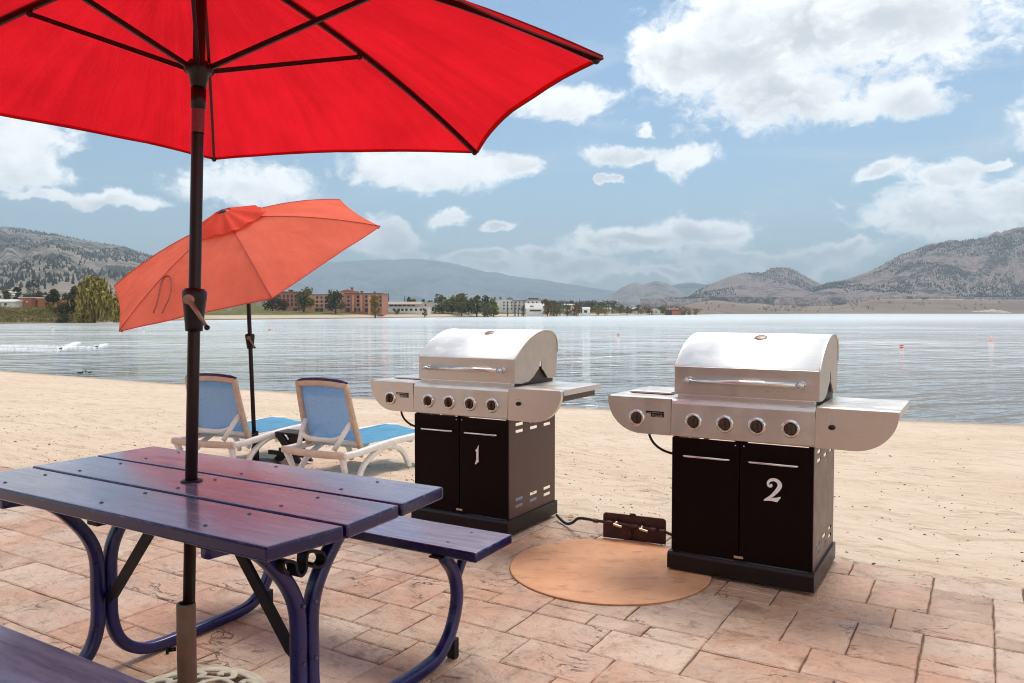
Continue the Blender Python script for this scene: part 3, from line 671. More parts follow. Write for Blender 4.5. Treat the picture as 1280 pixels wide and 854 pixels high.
    # knobs
    for x in (-.522, -.226, -.072, .080, .233):
        T_ = Matrix.Translation((x, -.0235, .762)) @ RX
        mb = MB(); mb.lathe([(.044, -.003), (.044, .003), (.039, .010), (.031, .012), (.026, .008), (.025, -.001)], 32, T_); bz = mb.build('knob_bezel', M['chrome'], g)
        mb = MB(); mb.lathe([(.0245, .0), (.0245, .012), (.023, .016), (0, .016)], 24, T_); mb.box(-.0065, .0065, -.0225, .0225, .014, .034, T_ @ Matrix.Rotation(rnd.uniform(-.05, .05), 4, 'Z')); mb.build('knob', M['blackplastic'] if 0 else M['knob'], bz, .002)
    # fire box
    mb = MB(); mb.prism([(.07, .69), (.07, .90), (.16, .93), (.30, .965), (.42, .965), (.545, .93), (.545, .69)], -.326, .326, 'x'); mb.build('fire_box', M['firebox'], g, .006)
    mb = MB(); mb.box(-.328, .328, .035, .072, .862, .889); mb.build('front_lip', M['steel'], g, .003)
    # lid: rolled shell, two end plates with the notch for the spit, handle, gauge
    pr = spline([(0, y, z) for y, z in [(.045, 1.026), (.058, 1.040), (.10, 1.074), (.17, 1.120), (.26, 1.160), (.35, 1.183), (.43, 1.188), (.50, 1.178), (.552, 1.148), (.572, 1.10), (.574, 1.05)]], 4)
    front = [Vector((0, .045, .886)), Vector((0, .045, 1.0255))]
    P_ = pr; n = len(P_)
    lid = sheet('lid', M['lid'], g, [(s_ * .347, p.y, p.z) for s_ in (-1, 1) for p in P_], [(i, i + 1, n + i + 1, n + i) for i in range(n - 1)], .004, True)
    mb = MB(); mb.box(-.347, .347, .0415, .0465, .886, 1.0275); mb.build('front_plate', M['steel'], lid, .0015)
    ends = [(.047, .888), (.13, .880), (.215, .888), (.275, .915), (.315, .945), (.338, .958), (.348, 1.0), (.358, 1.008), (.368, 1.0), (.376, .955), (.405, .935), (.45, .892), (.50, .888), (.555, .895)]
    rim = [(p.y, p.z - .003) for p in reversed(P_)]
    for s in (-1, 1):
        mb = MB(); mb.prism(ends + [(.571, 1.0)] + rim[1:-1] + [(.047, 1.022)], s * .338, s * .343, 'x'); mb.build('lid_end', M['endplate'], lid, .001, 1)
        mb = MB(); mb.tube([(s * .3455, p.y, p.z) for p in P_], .0045, 8); mb.build('lid_rim', M['steel'], lid)
    mb = MB(); mb.tube([(-.285, .000, .962), (.285, .000, .962)], .0115, 14); hd = mb.build('lid_handle', M['chrome'], lid)
    for s in (-1, 1):
        mb = MB(); mb.lathe([(.020, .0), (.0195, .006), (.013, .012), (.013, .052), (.016, .055), (0, .056)], 18, Matrix.Translation((s * .268, .042, .962)) @ RX); mb.build('handle_mount', M['chrome'], hd)
    gm = Matrix.Translation((.02, .285, 1.1685)) @ Matrix.Rotation(R(-20), 4, 'X').inverted()
    mb = MB(); mb.lathe([(.032, .0), (.032, .004), (.029, .0065), (0, .007)], 24, gm); mb.build('temperature_gauge', M['crank'], lid)
    # gas hose of the side burner
    mb = MB(); mb.tube(spline([(-.475, .03, .70), (-.468, .02, .665), (-.44, .02, .625), (-.395, .03, .595), (-.337, .06, .575)], 6), .0065, 10); mb.build('gas_hose', M['rubber'], g)
    return g
M['knob'] = simple('dark_knob', (.085, .052, .038), .28, .5, .15)
M['endplate'] = simple('painted_lid_end', (.56, .45, .36), .38, .35, .06, 14.)
make_grill('steel grill numbered 1 on its dark door, behind the far bench of the picnic table', W(-2.655, 3.83), ANG, 1)
make_grill('steel grill numbered 2 on its dark door, partly on the round terracotta pad', W(-.985, 3.77), ANG, 2)

# ---------------------------------------------------------------- gas valves on a rusty plate between the grills
gm_ = thing('gas_manifold', 'rusty brown plate with two brass gas valves and black hoses between the grills', 'gas manifold', (.526, 4.48, 0.), R(-25))
rr = lambda x0, x1, z0, z1, r: [(x0 + r - r * math.cos(a), z1 - r + r * math.sin(a)) for a in [R(90) * i / 5 for i in range(6)]] + [(x1 - r + r * math.sin(a), z1 - r + r * math.cos(a)) for a in [R(90) * i / 5 for i in range(6)]] + [(x1, z0), (x0, z0)]
mb = MB(); mb.prism(rr(0, .365, .004, .148, .018), 0, .006, 'y'); mb.build('plate', M['rust'], gm_, .001, 1)
mb = MB(); mb.box(.16, .18, .006, .05, .0, .10); mb.box(.12, .22, .006, .06, 0., .006); mb.build('rear_bracket', M['rust'], gm_)
mb = MB(); mb.tube([(-.04, -.018, .098), (.06, -.018, .097), (.10, -.018, .096), (.26, -.018, .088), (.37, -.018, .083)], .0085, 10)
for x, z in ((-.04, .098), (.045, .097), (.19, .092), (.30, .086), (.35, .084)): mb.tube([(x - .014, -.018, z), (x + .014, -.018, z - .001)], .0125, 6, smooth=False)
mb.build('gas_pipe', M['pipe'], gm_)
for x, z in ((.085, .096), (.235, .088)):
    mb = MB(); mb.ball((x, -.020, z), (.015, .014, .014), 12, 8); mb.tube([(x, -.02, z), (x, -.040, z)], .008, 10); vv = mb.build('valve', M['brass'], gm_)
    mb = MB(); mb.box(x - .012, x + .040, -.046, -.038, z - .009, z + .004, Matrix.Translation((x, 0, z)) @ Matrix.Rotation(R(12), 4, 'Y') @ Matrix.Translation((-x, 0, -z))); mb.build('valve_handle', M['brass'], vv, .003)
    mb = MB(); mb.tube([(x - .004, -.018, z + .01), (x - .004, -.004, z + .03)], .004, 8); mb.build('pipe_clip', M['rust'], gm_)
mb = MB(); mb.tube([(.16, .003, .14), (.165, -.006, .155), (.185, -.006, .156), (.19, .0, .15)], .006, 8); mb.build('top_clip', M['rust'], gm_)
mb = MB(); mb.tube([(.165, -.004, .02), (.165, -.012, .03), (.165, -.012, .055), (.165, -.004, .06)], .010, 8); mb.build('lower_clip', M['rust'], gm_)
mb = MB(); mb.tube(spline([(-.04, -.018, .098), (-.10, -.01, .100), (-.16, .02, .088), (-.215, .07, .045), (-.27, .12, .020), (-.33, .18, .022), (-.38, .23, .035)], 6), .0085, 10); mb.build('gas_hose', M['rubber'], gm_)
mb = MB(); mb.tube(spline([(.36, -.018, .083), (.40, -.02, .072), (.45, -.02, .06), (.52, -.015, .055)], 6), .0085, 10); mb.build('gas_hose', M['rubber'], gm_)
p = at(713, 648, 0.01)
fl = thing('fallen_leaf', 'small yellow fallen leaf on the sand by the grill numbered 1', 'leaf', p)
M['leafy'] = simple('yellow_leaf', (.55, .42, .05), .6, 0., .3, 90.)
mb = MB(); mb.add([(-.018, 0, .01), (-.006, -.012, .02), (.012, -.01, .012), (.022, .004, .018), (.008, .014, .008), (-.010, .012, .016), (0, 0, .026)], [(0, 1, 6), (1, 2, 6), (2, 3, 6), (3, 4, 6), (4, 5, 6), (5, 0, 6)]); mb.add([(-.018, 0, .004), (-.006, -.012, .008), (.012, -.01, .004), (.022, .004, .006), (.008, .014, .002), (-.010, .012, .006)], [(0, 1, 2, 3, 4, 5)]); mb.build('leaf_blade', M['leafy'], fl)

# ---------------------------------------------------------------- loungers and the low table between them
def make_lounger(label, loc, rz):
    L = thing('sun_lounger', label, 'sun lounger', loc, rz, 'white loungers on the sand')
    rail = [(1, .7), (1, -.7), (.7, -1), (-.7, -1), (-1, -.7), (-1, .7), (-.7, 1), (.7, 1)]
    for s in (-1, 1):
        mb = MB(); mb.tube(spline([(s * .335, -.005, .195), (s * .34, .15, .197), (s * .335, .3, .205), (s * .33, .6, .225), (s * .33, 1., .230), (s * .33, 1.35, .222), (s * .31, 1.52, .205)], 5), .026, prof=rail); mb.build('side_rail', M['whitepl'], L)
        for q, arch in enumerate(([(.17, -.03), (.235, .06), (.34, .135), (.47, .185), (.58, .195), (.70, .165), (.80, .095), (.86, -.03)], [(.98, -.03), (1.05, .08), (1.16, .155), (1.27, .170), (1.38, .12), (1.45, -.03)])):
            mb = MB(); mb.tube(spline([(s * (.330 + .015 * (z < .0)), y, z) for y, z in arch], 5), .021, prof=rail); mb.build('arched_leg', M['whitepl'], L)
        mb = MB(); mb.tube([(s * .315, .005, .185), (s * .300, .05, .07), (s * .285, .09, -.04)], [.024, .021, .019], prof=rail); mb.build('rear_leg', M['whitepl'], L)
        # strut that props the back
        mb = MB(); mb.tube([(s * .255, .175, .44), (s * .232, .105, .34), (s * .20, .035, .225)], [.019, .018, .018], prof=rail); mb.build('back_strut', M['whitepl'], L)
    mb = MB(); mb.tube(spline([(-.34, 0, .20), (-.2, -.02, .196), (0, -.028, .194), (.2, -.02, .196), (.34, 0, .20)], 4), .027, prof=rail); mb.build('rear_rail', M['railpl'], L)
    mb = MB(); mb.tube(spline([(-.228, .10, .335), (-.15, .08, .305), (0, .075, .298), (.15, .08, .305), (.228, .10, .335)], 4), .017, prof=rail); mb.build('strut_bar', M['whitepl'], L)
    for y in (.45, .95, 1.49):
        mb = MB(); mb.tube([(-.31, y, .188), (.31, y, .188)], .016, 8); mb.build('seat_crossbar', M['whitepl'], L)
    # backrest
    bp = lambda x, k, o=0.: (x, lerp(.255, .105, k) - .010 * math.sin(math.pi * k) + o, lerp(.215, .775, k))
    fr = []
    for s in (-1, 1):
        mb = MB(); mb.tube([bp(s * lerp(.300, .270, k), k) for k in [i / 8 for i in range(9)]], .021, prof=rail); fr.append(mb.build('backrest_stile', M['tanpl'], L))
    mb = MB(); mb.tube([bp(x, .965 + .03 * (1 - (x / .27) ** 2)) for x in [-.27 + .54 * i / 10 for i in range(11)]], .023, prof=rail); mb.build('backrest_top_bar', M['tanpl'], L)
    mb = MB(); mb.tube([bp(x, .08) for x in (-.295, 0, .295)], .018, prof=rail); mb.build('backrest_bottom_bar', M['whitepl'], L)
    mb = MB(); mb.tube([bp(x, 1.005 + .032 * (1 - (x / .28) ** 2), .008) for x in [-.285 + .57 * i / 10 for i in range(11)]], [.012] + [.021] * 9 + [.012], 10); mb.build('headrest_cap', M['navy'], L)
    n = 9; ks = [.06 + .91 * i / 12 for i in range(13)]
    vs = [bp((-1 + 2 * j / n) * lerp(.285, .255, k), k, .012 + .020 * (1 - (-1 + 2 * j / n) ** 2)) for k in ks for j in range(n + 1)]
    sheet('back_sling', M['sling'], L, vs, [(i * (n + 1) + j, i * (n + 1) + j + 1, (i + 1) * (n + 1) + j + 1, (i + 1) * (n + 1) + j) for i in range(12) for j in range(n)], .002, True)
    ys = [.27 + 1.24 * i / 14 for i in range(15)]
    vs = [((-1 + 2 * j / n) * .315, y, .252 - .030 * (1 - (-1 + 2 * j / n) ** 2) - .03 * sstep(1.3, 1.52, y)) for y in ys for j in range(n + 1)]
    sheet('seat_sling', M['sling_seat'], L, vs, [(i * (n + 1) + j, i * (n + 1) + j + 1, (i + 1) * (n + 1) + j + 1, (i + 1) * (n + 1) + j) for i in range(14) for j in range(n)], .002, True)
    return L
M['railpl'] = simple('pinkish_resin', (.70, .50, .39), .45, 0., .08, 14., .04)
def sz(x, y): return sand_z(*UV(x, y))
lr = Vector((-1.662, 6.512, 0)); ll = Vector((-2.772, 6.992, 0))
make_lounger('white and blue sun lounger whose foot end runs behind the grill numbered 1', (lr.x, lr.y, -.07), R(-30))
make_lounger('white and blue sun lounger farther from the grills, partly behind the dark parasol pole', (ll.x, ll.y, -.07), R(-22))
sp_ = at(358, 541, .17); sd_ = thing('side_table', 'low dark brown slatted side table with crossed legs between the two loungers', 'side table', (sp_.x + .04, sp_.y + .08, -.09), R(-26))
mb = MB()
for k in range(3): mb.box(-.19, .19, -.10 + k * .068, -.10 + k * .068 + .062, .242, .262)
mb.build('table_top', M['darkwood'], sd_, .003)
for y in (-.07, .07):
    for s in (-1, 1):
        mb = MB(); mb.prism([(s * -.19, -.02), (s * -.09, -.02), (s * .15, .24), (s * .05, .24)], y - .012 + s * .0125, y + .012 + s * .0125, 'y'); mb.build('crossed_leg', M['darkwood'], sd_, .002)
    mb = MB(); mb.box(-.21, .21, y - .04, y - .027, .045, .085); mb.build('leg_rail', M['darkwood'], sd_, .002)
# ---------------------------------------------------------------- far shore: land, hills
SH = [(-700, 409), (-300, 406.5), (0, 404.8), (60, 404.2), (140, 402.6), (230, 400.6), (350, 399.2), (410, 398.5), (500, 397.2), (620, 396.0), (700, 395.2), (800, 394.2), (870, 393.4), (920, 392.55), (1000, 392.3), (1280, 392.2), (1900, 392.2)]
def shore_d(px):
    y = interp(SH, px); d = ray(px, y); t_ = (ZW - CH) / d[2]; return d[1] * t_
LOW = [(.96, -1.9), (1.0, -1.22), (1.015, -.75), (1.03, .05), (1.07, .75), (1.12, 1.3), (1.3, 2.4), (1.6, 4.), (2.2, 7.), (4., 15.), (9., 30.)]
MID = [(.96, -1.9), (1.0, -1.22), (1.015, -.3), (1.05, 1.8), (1.15, 4.2), (1.35, 10.), (1.7, 24.), (2.0, 36.), (2.3, 44.), (4., 60.), (9., 80.)]
BEN = [(.96, -1.9), (1.0, -1.22), (1.015, 1.2), (1.06, 7.), (1.13, 16.), (1.2, 23.5), (1.28, 27.), (1.5, 31.), (1.9, 42.), (4., 60.), (9., 80.)]
def prof_z(pr, r): return interp(pr, r)
def land_z(px, r):
    if px < 820: z = prof_z(LOW, r)
    elif px < 930: z = lerp(prof_z(LOW, r), prof_z(MID, r), sstep(820, 930, px))
    elif px < 1020: z = prof_z(MID, r)
    else: z = lerp(prof_z(MID, r), prof_z(BEN, r), sstep(1020, 1110, px))
    return z
def px_of(x, y): return CX + F * x / y * (math.cos(PITCH) - 0 * math.sin(PITCH)) if 0 else CX + F * x / y
def pt_land(px, Y):
    r = Y / shore_d(px); x = (px - CX) / F * Y
    return Vector((x, Y, land_z(px, r)))
pxs = frange(-900, -100, 25) + frange(-100, 1380, 6) + frange(1380, 2200, 25)
rs = [.96, .985, 1.0, 1.008, 1.016, 1.024, 1.032, 1.045, 1.06, 1.08, 1.1, 1.13, 1.16, 1.2, 1.25, 1.3, 1.36, 1.45, 1.6, 1.8, 2., 2.3, 2.8, 3.5, 4.5, 6, 8]
mb = MB(); vs = []
for r in rs:
    for px in pxs:
        Y = shore_d(px) * r; x = (px - CX) / F * Y; z = land_z(px, r)
        q = Vector((x * .02, Y * .02, 0)); amp = sstep(1.0, 1.06, r) * lerp(.35, 5., sstep(850, 1000, px) * sstep(1.0, 1.2, r)) * (1 if r < 2 else .6)
        z += amp * (mnoise.noise(q * (1 if px < 850 else .5)) * .8 + mnoise.noise(q * 2.7) * .4)
        vs.append((x, Y, z))
n = len(pxs); mb.add(vs, [(j * n + i, j * n + i + 1, (j + 1) * n + i + 1, (j + 1) * n + i) for j in range(len(rs) - 1) for i in range(n - 1)], True)
t = NT('shore_land'); p = t.pos()
zz = t.n('SeparateXYZ', 2, Vector=p); xx = t.n('SeparateXYZ', 0, Vector=p)
n1 = t.noise(t.scale(p, (1, 1, 2)), .06, 6., .65); n2 = t.noise(p, .35, 5., .65); n3 = t.noise(t.scale(p, (.35, 1, 3.)), .012, 7., .62)
grass = t.mix(t.mapr(n2, .35, .65), (.075, .085, .022), (.17, .15, .05))
grass = t.mix(t.mapr(n1, .5, .65, 0, .5), grass, (.24, .185, .085))
low = t.mix(t.mapr(t.math('ADD', zz, t.math('MULTIPLY', n1, .5)), .25, .75), (.56, .45, .33), grass)
sy_ = t.n('SeparateXYZ', 1, Vector=p)
low = t.mix(t.math('MULTIPLY', t.mapr(zz, -1.0, -.75), t.mapr(sy_, 262, 225)), low, t.mix(t.mapr(n2, .35, .65), (.10, .095, .03), (.27, .215, .09)))
low = t.mix(t.mapr(zz, -1.1, -.7), (.16, .115, .075), low)
dry = t.mix(t.mapr(n3, .35, .65), (.20, .14, .105), (.31, .235, .175)); dry = t.mix(t.mapr(n2, .5, .68, 0, .5), dry, (.13, .095, .065))
green = t.mix(t.math('MULTIPLY', t.mapr(zz, 34., 40.), t.math('MULTIPLY', t.mapr(xx, 430, 520), t.mapr(xx, 1350, 1050))), dry, (.15, .175, .075))
band = t.mix(t.math('MULTIPLY', t.mapr(zz, 24., 28.), t.mapr(xx, 700, 900)), green, (.38, .305, .215))
c = t.mix(t.mapr(xx, 90, 200), low, band)
M['land'] = t.bsdf(Base_Color=c, Roughness=.92, Specular_IOR_Level=.1, Normal=t.bump(t.math('ADD', n2, n1), .6, .5))
tag(mb.build('shore', M['land']), None, None, None, 'structure')
def rock_mat(name, bare, bare2, veg, vs_, cover, fields=False):
    t = NT(name); p = t.pos(); s = vs_
    a = t.noise(p, .0045 * s, 9., .66, .5); b = t.noise(p, .022 * s, 8., .7); c3 = t.noise(t.scale(p, (1, 1, .45)), .05 * s, 6., .7, 1.)
    slope = t.n('SeparateXYZ', 2, Vector=t.n('NewGeometry', 1))
    c = t.mix(t.mapr(c3, .42, .58), bare, bare2)
    c = t.mix(t.mapr(b, .52, .62, 0, .65), c, tuple(x * .42 for x in bare))
    cov = t.mapr(t.math('ADD', t.math('MULTIPLY', a, .62), t.math('MULTIPLY', b, .38)), cover, cover + .085)
    vo = t.n('TexVoronoi', 0, Vector=p, Scale=.085 * s); dots = t.math('MULTIPLY', t.mapr(vo, .52, .22), t.mapr(a, cover - .16, cover + .02))
    if fields:
        zf = t.n('SeparateXYZ', 2, Vector=p)
        wv = t.noise(t.scale(p, (.2, .2, 5.)), .02, 4., .6)
        c = t.mix(t.mapr(wv, .45, .6, 0, .7), c, bare2)
        lo = t.mapr(t.math('ADD', zf, t.math('MULTIPLY', t.noise(p, .004, 3.), 60.)), 95, 60, 0, 1)
        cov = t.math('MULTIPLY', cov, t.math('SUBTRACT', 1., t.math('MULTIPLY', lo, .93))); dots = t.math('MULTIPLY', dots, t.math('SUBTRACT', 1., t.math('MULTIPLY', lo, .6)))
    c = t.mix(t.math('MAXIMUM', cov, t.math('MULTIPLY', dots, .85)), c, veg)
    h = t.math('ADD', t.math('MULTIPLY', b, .8), t.math('MULTIPLY', c3, .5))
    return t.bsdf(Base_Color=c, Roughness=.95, Specular_IOR_Level=.05, Normal=t.bump(h, 1., 14. / s))
HILLTREES = []
def hill(name, mat, ridge, Y0, Y1, z0, rough, step=3, seed=0., rows=26, back=True, warp=0., ridge_rough=.5):
    # ridge: skyline (px, py) seen from the beach; the hill rises from distance Y0 to its crest at Y1
    pxs = frange(ridge[0][0], ridge[-1][0], step) + [ridge[-1][0]]
    mb = MB(); vs = []; n = len(pxs)
    rr_ = [i / rows for i in range(rows + 1)] + ([1.12, 1.3, 1.7] if back else [])
    for r in [-.02] + rr_:
        for px in pxs:
            ys = interp(ridge, px); Yc = Y1 * (1 + warp * (px - 640) / 640.)
            zr = CH + (HZ - ys) / F * Yc
            xq = px * .013 + seed
            if r < 0: vs.append(((px - CX) / F * Y0 * .99, Y0 * .99, -3.)); continue
            if r <= 1:
                Y = lerp(Y0, Yc, r); prof_ = r ** 1.25 * .55 + sstep(0, 1, r) * .45
                z = lerp(z0, zr, prof_)
                q = Vector((px * .010 + seed, r * 2.6, seed)); sp = max(0., zr - z0)
                gul = abs(mnoise.noise(Vector((px * .020 + seed, r * .9, 2.)))) + .5 * abs(mnoise.noise(Vector((px * .055 + seed, r * 2.2, 5.))))
                z += sp * rough * (mnoise.fractal(q, 1.0, 2.1, 5) * .6 - gul * .55 + .16) * math.sin(math.pi * min(1, r)) ** .8
                z += sp * rough * (.34 * mnoise.fractal(Vector((px * .06 + seed, r * 12, 1.)), 1., 2., 4) + .16 * mnoise.noise(Vector((px * .23 + seed, r * 30, 4.)))) * min(1, r * 3) * (1 - r * (1 - ridge_rough))
            else:
                Y = Yc * (1 + (r - 1) * .5); z = lerp(zr, z0, min(1, (r - 1) / .7)) 
            vs.append(((px - CX) / F * Y, Y, max(z0 - 6, z)))
    mb.add(vs, [(j * n + i, j * n + i + 1, (j + 1) * n + i + 1, (j + 1) * n + i) for j in range(len(rr_)) for i in range(n - 1)], True)
    o = tag(mb.build(name, mat), None, None, None, 'structure')
    return vs, n, len(rr_) + 1
M['hill_left'] = rock_mat('wooded_hill', (.33, .27, .235), (.42, .345, .28), (.060, .062, .050), 1.1, .455, True)
M['hill_right'] = rock_mat('rocky_hill', (.45, .325, .285), (.25, .19, .175), (.055, .050, .044), 2.2, .475)
M['hill_mid'] = rock_mat('rocky_hill_far', (.43, .32, .285), (.25, .20, .19), (.065, .06, .055), 1.9, .49)
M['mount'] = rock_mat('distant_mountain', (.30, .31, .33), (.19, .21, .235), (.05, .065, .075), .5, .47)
H1 = hill('hill', M['hill_left'], [(-900, 330), (-500, 300), (-260, 284), (-80, 283), (0, 287.5), (30, 289), (70, 296), (95, 299), (125, 304), (150, 309), (175, 316), (195, 322), (225, 334), (270, 352), (320, 366), (380, 377), (430, 384), (480, 391)], 560, 2700, 14, .14, 3, 3.7)
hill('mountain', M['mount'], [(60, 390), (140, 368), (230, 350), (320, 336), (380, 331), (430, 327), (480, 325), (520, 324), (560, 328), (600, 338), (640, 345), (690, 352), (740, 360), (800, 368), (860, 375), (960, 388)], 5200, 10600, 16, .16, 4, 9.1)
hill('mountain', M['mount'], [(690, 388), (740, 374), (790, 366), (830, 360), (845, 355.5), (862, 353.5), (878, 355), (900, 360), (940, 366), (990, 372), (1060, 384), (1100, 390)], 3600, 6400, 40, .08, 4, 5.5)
hill('hill', M['hill_mid'], [(715, 391), (740, 380), (755, 373), (765, 368), (775, 361), (785, 355.5), (795, 353), (803, 356), (810, 353.5), (820, 351), (832, 354), (845, 360), (860, 369), (880, 376), (910, 384), (940, 391)], 3400, 5000, 26, .16, 2, 14.2)
H2 = hill('hill', M['hill_mid'], [(800, 391), (835, 382), (858, 374), (872, 364), (885, 357), (898, 351), (912, 346), (928, 342), (945, 341), (953, 342), (960, 337), (970, 334.5), (982, 334.5), (992, 338), (1002, 344), (1012, 348.5), (1030, 358), (1060, 368), (1100, 376), (1150, 388)], 1900, 2900, 34, .15, 2, 21.9)
H3 = hill('hill', M['hill_right'], [(880, 391), (960, 384), (1000, 371), (1020, 361), (1035, 354), (1060, 349), (1080, 343), (1100, 334), (1115, 325), (1130, 317), (1150, 309), (1165, 304), (1185, 302.5), (1205, 300), (1213, 301), (1225, 298), (1240, 292), (1258, 288), (1280, 283), (1330, 270), (1420, 250), (1560, 240), (1800, 262), (2100, 300)], 1820, 2600, 36, .22, 2, 31.3, 40)
# conifers scattered over the slopes: nobody could count them
t = NT('conifer_needles'); isl = t.island(); M['conifer'] = t.bsdf(Base_Color=t.ramp(isl, [(0, (.030, .036, .024)), (1, (.065, .066, .045))]), Roughness=.9, Specular_IOR_Level=.1)
def slope_trees(name, H, cnt, hmin, hmax, thr, seed, pxr):
    vs, n, m = H; rn = random.Random(seed); mb = MB(); k = 0; tries = 0
    while k < cnt and tries < cnt * 14:
        tries += 1; j = rn.uniform(2, m - 4); i = rn.uniform(0, n - 2); j0, i0 = int(j), int(i)
        a = Vector(vs[j0 * n + i0]).lerp(Vector(vs[j0 * n + i0 + 1]), i - i0); b = Vector(vs[(j0 + 1) * n + i0]).lerp(Vector(vs[(j0 + 1) * n + i0 + 1]), i - i0)
        p = a.lerp(b, j - j0); q = CX + F * p.x / p.y
        if not (pxr[0] < q < pxr[1]): continue
        if mnoise.fractal(Vector((p.x * .006, p.y * .003, p.z * .012)), 1., 2., 4) < thr + rn.uniform(-.15, .15): continue
        h = rn.uniform(hmin, hmax); w = h * rn.uniform(.20, .34); s = rn.randint(4, 5); o_ = rn.random() * 6
        base = [(p.x + w * math.cos(o_ + 2 * math.pi * x / s), p.y + w * math.sin(o_ + 2 * math.pi * x / s), p.z + h * .06) for x in range(s)]
        mb.add(base + [(p.x, p.y, p.z + h)], [(x, (x + 1) % s, s) for x in range(s)]); k += 1
    return tag(mb.build(name, M['conifer'], recalc=False), 'scattered conifers on the rocky slopes', None, None, 'stuff')
slope_trees('hillside_forest', H1, 2300, 4, 8, .16, 1, (-60, 330))
slope_trees('hillside_forest', H3, 6500, 3., 7, .02, 2, (960, 1400))
slope_trees('hillside_forest', H2, 2000, 3., 7, .04, 3, (830, 1100))
tag(COL.objects['hillside_forest'], 'dark conifers on the hill to the left')

# ---------------------------------------------------------------- trees of the far shore
def leafmat(name, a, b, c):
    t = NT(name); isl = t.island()
    col = t.ramp(isl, [(0, a), (.45, b), (1, c)])
    d = t.n('BsdfDiffuse', Color=col); tr = t.n('BsdfTranslucent', Color=col); t.out(t.n('MixShader', i0=.25, i1=d, i2=tr)); return t.mat
LM = {'dark': leafmat('dark_leaves', (.045, .050, .022), (.080, .082, .032), (.135, .125, .050)),
      'olive': leafmat('olive_leaves', (.075, .072, .022), (.14, .13, .036), (.24, .215, .06)),
      'green': leafmat('fresh_leaves', (.085, .09, .016), (.17, .17, .028), (.30, .28, .06)),
      'gold': leafmat('golden_leaves', (.13, .085, .020), (.24, .16, .04), (.36, .25, .07)),
      'willow': leafmat('willow_leaves', (.10, .08, .022), (.26, .20, .05), (.48, .37, .10)),
      'rust': leafmat('russet_leaves', (.085, .048, .020), (.16, .090, .034), (.24, .14, .055)),
      'grey': leafmat('grey_green_leaves', (.075, .080, .040), (.13, .135, .07), (.20, .20, .11)),
      'scrub': leafmat('dry_scrub', (.10, .085, .028), (.19, .165, .055), (.33, .26, .11)),
      'pine': leafmat('pine_leaves', (.014, .020, .012), (.026, .034, .020), (.045, .052, .030))}
M['bark'] = simple('bark', (.07, .05, .036), .9, 0., .3, 4.)
def quad(mb, c, s, rn, flat=1.):
    a = Vector((rn.gauss(0, 1), rn.gauss(0, 1), rn.gauss(0, 1))).normalized(); b = a.orthogonal().normalized(); b.rotate(Matrix.Rotation(rn.random() * 6.28, 3, a)); d = a.cross(b)
    b *= s * rn.uniform(.6, 1.2); d *= s * rn.uniform(.4, .9) * flat
    mb.add([c - b, c - d * .8, c + b, c + d], [(0, 1, 2, 3)])
